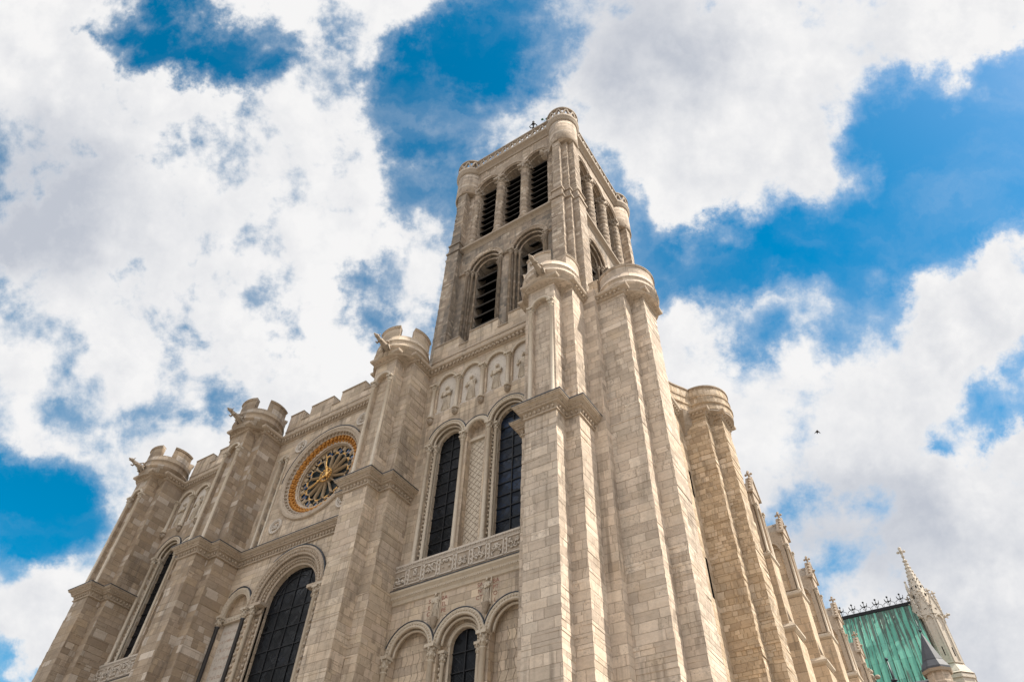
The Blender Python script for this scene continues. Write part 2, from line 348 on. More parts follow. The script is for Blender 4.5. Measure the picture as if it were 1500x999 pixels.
# ------------------------------------------------------------------ mesh builder
class MB:
    def __init__(s): s.v = []; s.f = []; s.c = []; s.sm = []; s.mi = []; s.m = 0; s.uvf = []
    def add(s, vs, fs, cyl=None, smooth=False):
        o = len(s.v); s.v += [tuple(p) for p in vs]
        for f in fs:
            s.f.append([i + o for i in f]); s.c.append(cyl); s.sm.append(smooth); s.mi.append(s.m)
        return s
    def box(s, x0, x1, y0, y1, z0, z1):
        vs = [(x, y, z) for z in (z0, z1) for y in (y0, y1) for x in (x0, x1)]
        return s.add(vs, [(0, 1, 3, 2), (4, 6, 7, 5), (0, 4, 5, 1), (1, 5, 7, 3), (3, 7, 6, 2), (2, 6, 4, 0)])
    def fbox(s, F, u0, u1, d0, d1, z0, z1):
        vs = [F(u, d, z) for z in (z0, z1) for d in (d0, d1) for u in (u0, u1)]
        return s.add(vs, [(0, 1, 3, 2), (4, 6, 7, 5), (0, 4, 5, 1), (1, 5, 7, 3), (3, 7, 6, 2), (2, 6, 4, 0)])
    def fprism(s, F, pts, z0, z1, top=None):       # plan polygon (u,d)
        n = len(pts); t = top or pts
        vs = [F(u, d, z0) for u, d in pts] + [F(u, d, z1) for u, d in t]
        fs = [(i, (i + 1) % n, n + (i + 1) % n, n + i) for i in range(n)]
        tri = tessellate_polygon([[Vector((p[0], p[1], 0)) for p in pts]])
        fs += [tuple(x) for x in tri] + [tuple(n + i for i in x) for x in tri]
        return s.add(vs, fs)
    def courses(s, F, pts, z0, z1, amp=.016, h=.345, seed=1):   # prism built course by course, each a little out of true
        rn = random.Random(seed); n = max(1, round((z1 - z0) / h)); rings = []
        for i in range(n + 1):
            z = z0 + (z1 - z0) * i / n
            for q in ((0,) if i in (0, n) else (0, 1)):
                if q == 0 or True: dx = [(rn.uniform(-amp, amp), rn.uniform(-amp, amp)) for _ in pts]
                rings.append([F(u + a, d + b_, z + (.012 if q else 0)) for (u, d), (a, b_) in zip(pts, dx)])
        return s.sweep(rings)
    def plate(s, F, outer, holes, d0, d1):         # elevation polygon (u,z), holes cut through
        loops = [outer] + list(holes)
        flat = [p for l in loops for p in l]; n = len(flat)
        tri = tessellate_polygon([[Vector((p[0], p[1], 0)) for p in l] for l in loops])
        vs = [F(u, d1, z) for u, z in flat] + [F(u, d0, z) for u, z in flat]
        fs = [tuple(t) for t in tri] + [tuple(n + i for i in t) for t in tri]
        o = 0
        for l in loops:
            k = len(l)
            fs += [(o + i, o + (i + 1) % k, n + o + (i + 1) % k, n + o + i) for i in range(k)]
            o += k
        return s.add(vs, fs)
    def sweep(s, rings, closed=False, caps=True, smooth=False, cyl=None):
        k = len(rings[0]); vs = [p for r in rings for p in r]; fs = []
        R = len(rings)
        for a in range(R if closed else R - 1):
            b = (a + 1) % R
            fs += [(a * k + i, a * k + (i + 1) % k, b * k + (i + 1) % k, b * k + i) for i in range(k)]
        if caps and not closed: fs += [tuple(range(k)), tuple(range((R - 1) * k, R * k))]
        return s.add(vs, fs, cyl, smooth)
    def archm(s, F, cu, zs, sec, n=18, a0=0.0, a1=PI, closed=False, smooth=False, ky=1.0):  # section (r,d) round an arch
        rings = []
        for i in range(n if closed else n + 1):
            a = a0 + (a1 - a0) * i / n
            rings.append([F(cu - r * cos(a), d, zs + r * ky * sin(a)) for r, d in sec])
        return s.sweep(rings, closed, True, smooth)
    def archroll(s, F, cu, zs, r, d, t, n=18, k=6, **kw):
        return s.archm(F, cu, zs, [(r + t * cos(2 * PI * i / k), d + t * sin(2 * PI * i / k)) for i in range(k)], n, smooth=True, **kw)
    def hm(s, F, u0, u1, sec):                     # section (d,z) run along u
        return s.sweep([[F(u, d, z) for d, z in sec] for u in (u0, u1)])
    def lathe(s, F, u, d, prof, n=12, a0=0.0, a1=2 * PI, smooth=True):
        full = abs(a1 - a0 - 2 * PI) < 1e-6
        k = n if full else n + 1
        vs = [F(u + r * cos(a0 + (a1 - a0) * i / n), d + r * sin(a0 + (a1 - a0) * i / n), z) for r, z in prof for i in range(k)]
        fs = []
        for j in range(len(prof) - 1):
            for i in range(n):
                i2 = (i + 1) % k
                fs.append((j * k + i, j * k + i2, (j + 1) * k + i2, (j + 1) * k + i))
        c = F(u, d, 0)
        s.add(vs, fs, (c[0], c[1], max(p[0] for p in prof)), smooth)
        if full:
            o = len(s.v) - len(vs)
            for j in (0, len(prof) - 1):
                if prof[j][0] > 1e-4:
                    s.f.append([o + j * k + i for i in range(k)]); s.c.append(None); s.sm.append(False); s.mi.append(s.m)
        return s
    def blob(s, p, r, n=6, k=4):
        rx, ry, rz = r if isinstance(r, tuple) else (r, r, r)
        vs = [(p[0], p[1], p[2] - rz)]
        for j in range(1, k):
            t = -PI / 2 + PI * j / k
            vs += [(p[0] + rx * cos(t) * cos(2 * PI * i / n), p[1] + ry * cos(t) * sin(2 * PI * i / n), p[2] + rz * sin(t)) for i in range(n)]
        vs.append((p[0], p[1], p[2] + rz)); L = len(vs) - 1
        fs = [(0, 1 + (i + 1) % n, 1 + i) for i in range(n)]
        for j in range(k - 2):
            fs += [(1 + j * n + i, 1 + j * n + (i + 1) % n, 1 + (j + 1) * n + (i + 1) % n, 1 + (j + 1) * n + i) for i in range(n)]
        fs += [(L, 1 + (k - 2) * n + i, 1 + (k - 2) * n + (i + 1) % n) for i in range(n)]
        return s.add(vs, fs, None, True)
    def tube(s, pts, rad, k=6):
        pts = [Vector(p) for p in pts]; rings = []
        rs = rad if isinstance(rad, (list, tuple)) else [rad] * len(pts)
        for i, p in enumerate(pts):
            t = (pts[min(i + 1, len(pts) - 1)] - pts[max(i - 1, 0)]).normalized()
            a = Vector((0, 0, 1)) if abs(t.z) < .9 else Vector((1, 0, 0))
            x = t.cross(a).normalized(); y = t.cross(x)
            rings.append([p + rs[i] * (x * cos(2 * PI * j / k) + y * sin(2 * PI * j / k)) for j in range(k)])
        return s.sweep(rings, smooth=True)
    def path(s, F, pts, sec, closed=False):        # section (offset,z) along a plan polyline (u,d), mitred, offset to the right of travel
        n = len(pts); rings = []
        def nrm(a, b):
            dx, dy = b[0] - a[0], b[1] - a[1]; l = math.hypot(dx, dy); return (dy / l, -dx / l)
        for i, p in enumerate(pts):
            ns = []
            if i > 0 or closed: ns.append(nrm(pts[i - 1], p))
            if i < n - 1 or closed: ns.append(nrm(p, pts[(i + 1) % n]))
            if len(ns) == 1: m = ns[0]
            else:
                dt = 1 + ns[0][0] * ns[1][0] + ns[0][1] * ns[1][1]
                m = ((ns[0][0] + ns[1][0]) / dt, (ns[0][1] + ns[1][1]) / dt)
            rings.append([F(p[0] - m[0] * o, p[1] - m[1] * o, z) for o, z in sec])
        return s.sweep(rings, closed)
    def done(s, name, mats, parent=None, label=None):
        me = bpy.data.meshes.new(name)
        me.from_pydata([(x, y, z + GZ) for x, y, z in s.v], [], s.f)
        import bmesh
        bm = bmesh.new(); bm.from_mesh(me); bmesh.ops.recalc_face_normals(bm, faces=bm.faces); bm.to_mesh(me); bm.free()
        uvl = me.uv_layers.new(name='UVMap'); data = uvl.data
        for pi, p in enumerate(me.polygons):
            p.use_smooth = s.sm[pi]; p.material_index = s.mi[pi]
            c = s.c[pi]; nn = p.normal
            if c and abs(nn.z) < .95:
                ctr = p.center; ca = math.atan2(ctr.y - c[1], ctr.x - c[0])
                for li in p.loop_indices:
                    co = me.vertices[me.loops[li].vertex_index].co
                    a = math.atan2(co.y - c[1], co.x - c[0])
                    if a - ca > PI: a -= 2 * PI
                    if ca - a > PI: a += 2 * PI
                    data[li].uv = (a * c[2], co.z)
            elif abs(nn.z) > .95:
                for li in p.loop_indices:
                    co = me.vertices[me.loops[li].vertex_index].co; data[li].uv = (co.x, co.y)
            else:
                t = Vector((0, 0, 1)).cross(nn).normalized()
                if t.x < -.5 or (abs(t.x) <= .5 and t.y < 0): t = -t
                for li in p.loop_indices:
                    co = me.vertices[me.loops[li].vertex_index].co; data[li].uv = (co.dot(t) + nn.x * 3.3 + nn.y * 1.7, co.z)
        for m in (mats if isinstance(mats, (list, tuple)) else [mats]): me.materials.append(M[m])
        o = bpy.data.objects.new(name, me); COL.objects.link(o)
        if parent: adopt(o, parent)
        if label: o['label'] = label
        return o
WL = {}
def adopt(o, parent):
    o.parent = parent
    r = parent
    while r.parent: r = r.parent
    o.matrix_parent_inverse = Matrix.Translation(-Vector(r.location)) if parent is r else Matrix.Identity(4)
def thing(name, label, cat, loc, group=None):
    o = bpy.data.objects.new(name, None); COL.objects.link(o)
    o.location = loc; o.empty_display_size = .5; o['label'] = label; o['category'] = cat
    if group: o['group'] = group
    return o
def tag(o, label, cat, group=None):
    o['label'] = label; o['category'] = cat
    if group: o['group'] = group

def FW(u, d, z): return (u, -d, z)                 # west front: outward is -Y
XS = 31.87
def FS(u, d, z): return (XS + d, u, z)             # south flank: outward is +X
def arch(cu, zs, r, z0, n=16, ky=1.0):
    return [(cu + r, z0), (cu + r, zs)] + [(cu + r * cos(PI * i / n), zs + ky * r * sin(PI * i / n)) for i in range(1, n)] + [(cu - r, zs), (cu - r, z0)]
def rect(u0, u1, z0, z1): return [(u0, z0), (u1, z0), (u1, z1), (u0, z1)]
def circ(cu, cz, r, n=40): return [(cu + r * cos(2 * PI * i / n), cz + r * sin(2 * PI * i / n)) for i in range(n)]

def colonnette(F, u, d, z0, z1, r, parent, mat='smooth', cap_h=.5, name='colonnette', capmat='carved', base=True):
    """shaft with base, foliate capital and abacus; z1 is the top of the abacus"""
    b = MB(); zc = z1 - cap_h
    pr = ([(r * 1.7, z0), (r * 1.7, z0 + r * .8), (r * 1.35, z0 + r * 1.2), (r * 1.5, z0 + r * 1.6), (r, z0 + r * 2.2)] if base else [(r, z0)]) + [(r * .96, zc), (r * 1.25, zc + .02), (r * 1.25, zc + .06)]
    b.lathe(F, u, d, pr, 10)
    b.m = 1
    b.lathe(F, u, d, [(r * 1.02, zc + .06), (r * 1.15, zc + cap_h * .4), (r * 1.75, zc + cap_h * .78)], 8)
    for lv, (rr, zz) in enumerate(((1.35, .38), (1.75, .70))):
        for i in range(6):
            a = PI / 3 * (i + lv * .5)
            b.blob(F(u + r * rr * cos(a), d + r * rr * sin(a), zc + cap_h * zz), (r * .42, r * .42, cap_h * .13), 5, 3)
    w = r * 1.95
    b.fbox(F, u - w, u + w, d - w, d + w, zc + cap_h * .80, z1)
    return b.done(name, [mat, capmat], parent)
def beads_arch(b, F, cu, zs, r, d, sz, n, a0=.06, a1=PI - .06):
    for i in range(n):
        a = a0 + (a1 - a0) * i / (n - 1)
        b.blob(F(cu - r * cos(a), d, zs + r * sin(a)), sz, 5, 3)
def beads_v(b, F, u, d, z0, z1, sz, step):
    n = max(2, int((z1 - z0) / step))
    for i in range(n): b.blob(F(u + (sz * .35 if i % 2 else -sz * .35), d, z0 + (i + .5) * (z1 - z0) / n), (sz, sz, step * .36), 5, 3)
def ornament(b, F, u, d, z, w, h, seed, t=.035):
    """symmetrical carved beast-and-foliage panel"""
    rn = random.Random(seed)
    for _ in range(3):
        a0 = rn.uniform(0, 6.28); R = rn.uniform(.16, .3); cx = rn.uniform(.08, .24); cz = rn.uniform(-.25, .25); turn = rn.uniform(2.2, 4.6)
        for sx in (-1, 1):
            pts = [F(u + sx * w * (cx + R * cos(a0 + turn * i / 7) * (1 - i / 12)), d + t * .7, z + h * (cz + R * sin(a0 + turn * i / 7) * (1 - i / 12))) for i in range(8)]
            b.tube(pts, [t * (1 - .06 * i) for i in range(8)], 5)
    for _ in range(3):
        cx, cz = rn.uniform(.05, .38), rn.uniform(-.38, .38)
        for sx in (-1, 1): b.blob(F(u + sx * w * cx, d + t * .6, z + h * cz), t * rn.uniform(1.1, 1.8), 6, 4)
def relief_figure(F, u, d, z0, h, pose, parent, name='relief_figure', halo=True):
    """robed saint in half relief: one stone body with robe folds, arms and bearded head"""
    b = MB(); w = h * .172; F0, D0 = F, d
    F = lambda u_, d_, z_: F0(u_, D0 + (d_ - D0) * .62, z_)
    rn = random.Random(pose * 13 + 5)
    prof = [(0.0, .02), (.78, .0), (.95, .03), (.84, .16), (.74, .34), (.72, .48), (.84, .58), (.94, .70), (.90, .76), (.56, .815), (.30, .83), (.27, .865)]
    rings = []
    for r, t in prof:
        rings.append([F(u + (r + .05 * sin(6 * i + t * 20)) * w * cos(2 * PI * i / 14) + .02 * h * sin(t * 5 + pose), d + r * w * .55 * sin(2 * PI * i / 14), z0 + h * t) for i in range(14)])
    b.sweep(rings, smooth=True)
    hx = u + .02 * h * sin(4.4 + pose)
    b.blob(F(hx, d + w * .28, z0 + h * .925), (h * .052, h * .052, h * .072), 10, 6)
    b.blob(F(hx, d + w * .62, z0 + h * .885), (h * .034, h * .03, h * .05), 7, 4)       # beard
    b.blob(F(hx, d + w * .68, z0 + h * .925), (h * .010, h * .014, h * .018), 5, 3)     # nose
    b.blob(F(hx, d + w * .15, z0 + h * .955), (h * .06, h * .055, h * .055), 8, 4)      # hair
    for sx in (-1, 1):
        el = (u + sx * w * 1.0, d + w * .40, z0 + h * (.61 + .012 * pose * sx))
        hand = (u + sx * w * (.25 if (pose + (sx > 0)) % 2 else .62), d + w * .80, z0 + h * (.59 if (pose + (sx > 0)) % 2 else .70))
        b.tube([F(u + sx * w * .85, d + w * .2, z0 + h * .765), F(*el), F(*hand)], [h * .042, h * .038, h * .026], 7)
        b.blob(F(*hand), h * .028, 6, 4)
    for i in range(5):                                                                   # robe folds
        t = -.7 + 1.4 * i / 4
        b.tube([F(u + w * t * .5, d + w * .50 * (1 - t * t * .5), z0 + h * .56), F(u + w * t * .75, d + w * .50, z0 + h * .3), F(u + w * t, d + w * .42, z0 + h * .02)], h * .012, 5)
    if pose % 2: b.tube([F(u + w * 1.0, d + w * .6, z0 + h * .05), F(u + w * .9, d + w * .7, z0 + h * .95)], h * .012, 5)
    else: b.fbox(F, u - w * .5, u + w * .15, d + w * .5, d + w * .85, z0 + h * .56, z0 + h * .68)
    if halo: b.archm(F, hx, z0 + h * .93, [(.0, d - .02), (h * .085, d - .02), (h * .085, d + .015), (.0, d + .015)], 16, 0, 2 * PI, True)
    return b.done(name, 'carved', parent)
def strokes(b, F, u0, u1, z, h, d, seed, dens=.11, t=.012):
    """one worn line of inscription: upright and slanting cut strokes"""
    rn = random.Random(seed); u = u0
    while u < u1 - .05:
        if rn.random() < .84:
            k = rn.random(); w = dens * rn.uniform(.4, .8)
            b.fbox(F, u, u + t, d - .004, d + .004, z, z + h * (1 if k < .6 else .65))
            if k < .5: b.fbox(F, u + w, u + w + t, d - .004, d + .004, z, z + h)
            if k > .25:
                zz = z + h * rn.choice((.0, .42, .85)); b.fbox(F, u, u + w, d - .0045, d + .0045, zz, zz + h * .14)
        u += dens * rn.uniform(.75, 1.25)

# ================================================================== ground
g = MB()
g.add([(-3000, -3000, -1.6), (3000, -3000, -1.6), (3000, 3000, -1.6), (-3000, 3000, -1.6)], [(0, 1, 2, 3)])
ground = g.done('ground', 'paving'); ground['kind'] = 'structure'

# ================================================================== west front
front = thing('church_facade', 'crenellated pale stone church front with rose window clock between stepped buttresses', 'church front', (16, 0, 0))
B1, B2, B3, B4 = 0.0, 9.0, 20.385, 30.0
w1, w2, a1, b1 = .71, 1.33, 2.2, 1.44
w3, w4, a2, b2 = .70, 1.29, 2.1, 1.39
Z1, Z1T, Z2, Z2T = 17.92, 18.50, 26.05, 26.42
ZP, ZM = 27.65, 28.40           # bottom of the gaps and top of the merlons
CORN = [(-.05, Z1 - .04), (.07, Z1 - .04), (.07, Z1 + .02), (.03, Z1 + .03), (.09, Z1 + .24), (.20, Z1 + .25), (.20, Z1 + .33), (.25, Z1 + .335), (.25, Z1 + .40), (.31, Z1 + .44), (.37, Z1 + .455), (.37, Z1 + .51), (.405, Z1 + .515), (.405, Z1T), (-.05, Z1T + .1)]
STRING = [(-.05, Z2 - .02), (.05, Z2 - .02), (.10, Z2 + .06), (.12, Z2 + .16), (.28, Z2 + .22), (.31, Z2 + .28), (.31, Z2T), (-.05, Z2T + .08)]
def seg_points(pts, step):
    for (ua, da), (ub, db) in zip(pts, pts[1:]):
        L = math.hypot(ub - ua, db - da); n = max(1, int(L / step))
        nx, ny = -(db - da) / L, (ub - ua) / L
        for i in range(n):
            t = (i + .5) / n
            yield ua + (ub - ua) * t, da + (db - da) * t, nx, ny
def corbels(b, F, pts, z, off, sz, step):
    for u, d, nx, ny in seg_points(pts, step):
        b.fbox(F, u + nx * off - sz, u + nx * off + sz, d + ny * off - sz, d + ny * off + sz, z - sz * 1.1, z + sz)
def tongues(b, F, pts, z, off, step):
    for u, d, nx, ny in seg_points(pts, step):
        b.blob(F(u + nx * off, d + ny * off, z), (step * .3, step * .3, .085), 6, 4)

def gargoyle(F, u, d, z, parent, L=1.15, mat='oldcarve', name='gargoyle', tilt=.12):
    b = MB()
    P = lambda t, du=0, dz=0: F(u + du, d + L * t, z + tilt * L * t + dz)
    b.tube([P(-.15), P(.1), P(.4), P(.66), P(.8)], [.17, .2, .16, .12, .11], 8)
    b.blob(P(.88, 0, .03), (.12, .15, .12), 8, 5)
    b.tube([P(.92, 0, .04), P(1.08, 0, .0)], [.075, .045], 6)
    b.tube([P(.9, 0, -.05), P(1.03, 0, -.09)], [.05, .03], 6)
    for sx in (-1, 1):
        b.tube([P(.84, sx * .08, .1), P(.80, sx * .13, .24)], [.035, .01], 5)
        b.tube([P(.62, sx * .1, .02), P(.66, sx * .17, -.15), P(.78, sx * .15, -.18)], [.06, .05, .035], 6)
        b.tube([P(.15, sx * .15, .05), P(.3, sx * .22, -.06), P(.12, sx * .2, -.2), P(.26, sx * .19, -.24)], [.09, .075, .05, .035], 6)
        b.tube([P(.45, sx * .1, .1), P(.28, sx * .17, .24), P(.08, sx * .13, .2)], [.03, .06, .02], 5)
    for i in range(5): b.blob(P(.2 + .13 * i, 0, .17 - .015 * i), (.035, .05, .05), 5, 3)
    return b.done(name, mat, parent)

def squinch(k, G, u, d, sx):
    """scalloped shell corbelled out of a re-entrant corner"""
    n = 10; rings = []
    for zz, R in ((Z2 - .30, .06), (Z2 - .12, .20), (Z2 + .10, .36), (Z2T + .02, .47)):
        ring = [G(u - sx * .05, d - .05, zz)]
        for i in range(n + 1):
            a = PI / 2 * i / n; q = R * (1.0 if i % 2 else .84)
            ring.append(G(u + sx * q * cos(a), d + q * sin(a), zz))
        rings.append(ring)
    k.sweep(rings)

def turret(F, u, d, r, parent, mat, gaps, garg=None, zt=ZM, zp=ZP, name='turret'):
    b = MB()
    z0 = Z2T
    b.lathe(F, u, d, [(r - .02, z0 - .3), (r - .02, z0 + .30), (r + .07, z0 + .34), (r + .05, z0 + .44), (r - .03, z0 + .48), (r - .03, z0 + .78), (r + .03, z0 + .82), (r + .02, z0 + .88), (r - .04, z0 + .92), (r - .05, zp), (r - .40, zp), (r - .42, z0)], 40)
    def ringseg(t0, t1, za, zb, ra, rb):
        n = max(3, int((t1 - t0) / .15))
        rings = []
        for i in range(n + 1):
            a = t0 + (t1 - t0) * i / n
            rings.append([F(u + q * cos(a), d + q * sin(a), z) for q, z in ((rb, za), (ra, za), (ra, zb - .09), (ra + .05, zb - .07), (ra + .05, zb), (rb, zb + .05))])
        c = F(u, d, 0)
        b.sweep(rings, cyl=(c[0], c[1], ra))
        b.m = 1
        b.sweep([[F(u + q * cos(t0 + (t1 - t0) * i / n), d + q * sin(t0 + (t1 - t0) * i / n), z) for q, z in ((rb - .01, zb + .02), (ra + .07, zb - .005), (ra + .07, zb + .045), (rb - .01, zb + .09))] for i in range(n + 1)])
        b.m = 0
    if gaps:
        for i in range(len(gaps)):
            t0 = gaps[i] + .28; t1 = gaps[(i + 1) % len(gaps)] - .28
            if t1 < t0: t1 += 2 * PI
            ringseg(t0, t1, zp - .01, zt, r - .05, r - .40)
    else:
        ringseg(0, 2 * PI, zp - .01, zt, r - .05, r - .40)
    return b.done(name, [mat, 'oldcarve'], parent)

def stepped(wf, ws, fr, bk, back=-.35): return [(-ws, back), (-ws, bk), (-wf, bk), (-wf, fr), (wf, fr), (wf, bk), (ws, bk), (ws, back)]
def buttress(F, c, mat, label):
    G = lambda u, d, z: F(c + u, d, z)
    b = MB()
    b.courses(G, stepped(w1, w2, a1, b1), -1.6, Z1 + .3, seed=int(c))
    up = stepped(w3, w4, a2 - .20, b2)
    b.fprism(G, stepped(w1, w2, a1, b1), Z1T + .02, Z1T + .18, stepped(w3, w4, a2, b2))   # weathered slope above the cornice
    b.courses(G, up, Z1 + .3, Z2 + .1, seed=int(c) + 50)
    # front slab with the tall blind niche
    nich = arch(0, 24.75, .44, Z1T + .18, 14)
    b.plate(G, rect(-w3, w3, Z1T + .17, Z2 + .1), [nich], a2 - .22, a2)
    root = b.done('buttress', mat, front, label)
    k = MB(); P1 = [p for p in stepped(w1, w2, a1, b1, 0.0)]
    k.path(G, P1[::1], CORN)
    tongues(k, G, P1, Z1 + .13, .09, .20)
    k.m = 1; k.path(G, P1, [(.36, Z1T + .012), (.425, Z1T - .015), (.425, Z1T + .03), (.36, Z1T + .045)])
    k.done('cornice', ['frieze_brown', 'lead'], root)
    k = MB(); P2 = stepped(w3, w4, a2, b2, 0.0)
    k.path(G, P2, STRING)
    corbels(k, G, P2, Z2 + .13, .16, .055, .22)
    for sx in (-1, 1):                                    # scooped spouts in the re-entrant corners
        squinch(k, G, sx * w3, b2, sx)
    k.done('string_course', 'frieze_brown', root)
    k = MB()
    k.archroll(G, 0, 24.75, .50, a2 + .03, .075, 16)
    k.archm(G, 0, 24.75, [(.44, a2 - .1), (.47, a2 + .01), (.44, a2 + .01)], 16)
    k.done('niche_arch', 'smooth', root)
    for sx in (-1, 1): colonnette(G, sx * .545, a2 + .02, Z1T + .2, 24.78, .085, root, cap_h=.48)
    turret(G, 0, 1.05, 1.46, root, mat, [PI / 4, 3 * PI / 4, 5 * PI / 4, 7 * PI / 4])
    gargoyle(G, .25 if c > 5 else -.05, 2.4, Z2T + .22, root)
    return root
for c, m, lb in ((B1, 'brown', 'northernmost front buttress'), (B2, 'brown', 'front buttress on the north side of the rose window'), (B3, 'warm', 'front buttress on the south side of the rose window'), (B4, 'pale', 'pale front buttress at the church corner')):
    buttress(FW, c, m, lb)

def south_buttress(c, mat, label, zlow=-1.6):
    G = lambda u, d, z: FS(c + u, d, z)
    b = MB()
    pl = stepped(.71, 1.45, 2.07, 1.38)
    b.courses(G, pl, zlow, Z2 + .1, amp=.016 if c < 5 else .03, seed=int(c) + 70)
    root = b.done('buttress', mat, front, label)
    k = MB(); P2 = stepped(.71, 1.45, 2.07, 1.38, 0.0)
    k.path(G, P2, STRING); corbels(k, G, P2, Z2 + .13, .16, .055, .22)
    for sx in (-1, 1):
        squinch(k, G, sx * .71, 1.38, sx)
    k.done('string_course', 'frieze_brown', root)
    if c < 5: turret(G, 0, 1.02, 1.48, root, mat, None, zt=28.25)
    return root, G
south_buttress(1.6, 'pale', 'pale buttress on the south flank beside the corner')
sb2, G2 = south_buttress(11.85, 'rubble', 'rougher tan buttress further along the south flank')
b = MB()   # its parapet swings out from the wall in one wide curve
cp = [(-3.0, -.02), (-2.5, .16), (-2.05, .42), (-1.72, .62)]
cp += [(1.5 * cos(PI * (1.06 - 1.12 * i / 22)), 1.02 + 1.5 * sin(PI * (1.06 - 1.12 * i / 22))) for i in range(23)]
cp += [(1.72, .62), (2.05, .42), (2.5, .16), (3.0, -.02)]
b.path(G2, cp, [(-.45, Z2T - .02), (.02, Z2T - .02), (.02, Z2T + .42), (.09, Z2T + .46), (.09, Z2T + .54), (.0, Z2T + .58), (.0, Z2T + 1.0), (.05, Z2T + 1.04), (-.01, Z2T + 1.1), (-.02, 28.16), (-.45, 28.16)])
b.m = 1; b.path(G2, cp, [(-.46, 28.16), (.04, 28.15), (.04, 28.24), (-.46, 28.28)])
b.done('curved_parapet', ['rubble', 'oldcarve'], sb2)
b = MB()
b.fprism(G2, cp, Z2T - .14, Z2T - .021)
for sx in (-1, 1):
    b.sweep([[G2(sx * uu, -.3, zz), G2(sx * uu, dd, zz), G2(sx * 1.4, dd + .3 * (dd > 0), zz), G2(sx * 1.4, -.3, zz)] for zz, uu, dd in ((Z2 - 1.0, 1.5, .02), (Z2 - .45, 1.8, .25), (Z2T - .142, 2.2, .42))])
b.done('corbelling', 'oldcarve', sb2)

# ------------------------------------------------------------------ wall bays
def merlons(c0, c1, first, pitch, gap):
    pts = [(c0, Z2T - .02), (c1, Z2T - .02)]
    top = []; u = c0; z = ZM
    edges = []
    x = first
    while x < c1 - .2:
        edges.append((x, min(x + gap, c1))); x += pitch
    top.append((c0, ZM))
    for e0, e1 in edges: top += [(e0, ZM), (e0, ZP), (e1, ZP), (e1, ZM)]
    top.append((c1, ZM))
    return pts + top[::-1], edges
def parapet(c0, c1, first, pitch, mat, F=FW, gap=.66, d=-.02):
    b = MB()
    out, edges = merlons(c0, c1, first, pitch, gap)
    b.plate(F, out, [], d - .5, d)
    b.m = 1
    prev = c0
    for e0, e1 in edges + [(c1, c1)]:
        if e0 - prev > .1: b.fbox(F, prev + .0, e0 - .0, d - .54, d + .045, ZM - .02, ZM + .05)
        if e1 - e0 > .1: b.fbox(F, e0 + .004, e1 - .004, d - .53, d + .05, ZP - .02, ZP + .03)
        prev = e1
    b.fbox(F, c0, c1, d, d + .035, Z2T + .62, Z2T + .70)
    return b.done('parapet', [mat, 'oldcarve'], front)

def wall_string(c0, c1):
    b = MB()
    b.hm(FW, c0, c1, [(o, z) for o, z in STRING]); corbels(b, FW, [(c0, 0), (c1, 0)], Z2 + .13, .16, .06, .24)
    for i in range(int((c1 - c0) / .24)):
        b.blob(FW(c0 + .12 + i * .24, .17, Z2 + .06), (.07, .06, .09), 5, 3)
    return b.done('string_course', 'frieze_brown', front)

def arched_window(c, zs, z0, r, F=FW, parent=None, back=-.50, glass='glass', bars=.62, hood=1.15, name='arched_window', outer=.95, label=None, leadtop=True, vert=1, carved_band=True):
    b = MB()
    b.archm(F, c, zs, [(outer + .03, 0), (outer + .03, .05), (hood - .05, .10), (hood, .07), (hood, 0)], 22)
    b.archroll(F, c, zs, outer + .02, .02, .07, 22)
    b.archroll(F, c, zs, outer - .10, -.12, .055, 22)
    b.archroll(F, c, zs, r + .05, -.34, .06, 22)
    b.archroll(F, c, zs, r + .13, -.33, .04, 22)
    if carved_band: beads_arch(b, F, c, zs, outer + .105, .085, .042, 26)
    for sx in (-1, 1):
        beads_v(b, F, c + sx * (outer - .05), -.16, z0 + .3, zs - .5, .05, .20)
        b.fbox(F, c + sx * (r + .05) - .05, c + sx * (r + .05) + .05, -.36, -.30, z0 + .1, zs)
    if leadtop:
        b.m = 1; b.archm(F, c, zs, [(hood, 0), (hood, .1), (hood + .03, .1), (hood + .03, 0)], 22, PI * .12, PI * .92)
    w = b.done(name, ['carved', 'lead'], parent or front, label)
    g = MB(); g.plate(F, arch(c, zs, r + .05, z0 - .05, 18), [], back - .05, back)
    g.m = 1
    z = z0 + bars * .6
    while z < zs + r - .15:
        hw = r if z < zs else math.sqrt(max(.01, r * r - (z - zs) ** 2))
        g.fbox(F, c - hw, c + hw, back + .005, back + .045, z - .02, z + .02); z += bars
    for i in range(1, vert + 1):
        u = c - r + 2 * r * i / (vert + 1)
        g.fbox(F, u - .022, u + .022, back + .01, back + .055, z0, zs + math.sqrt(max(0, r * r - (u - c) ** 2)) - .02)
    g.done('leaded_glazing', [glass, 'iron'], w)
    return w

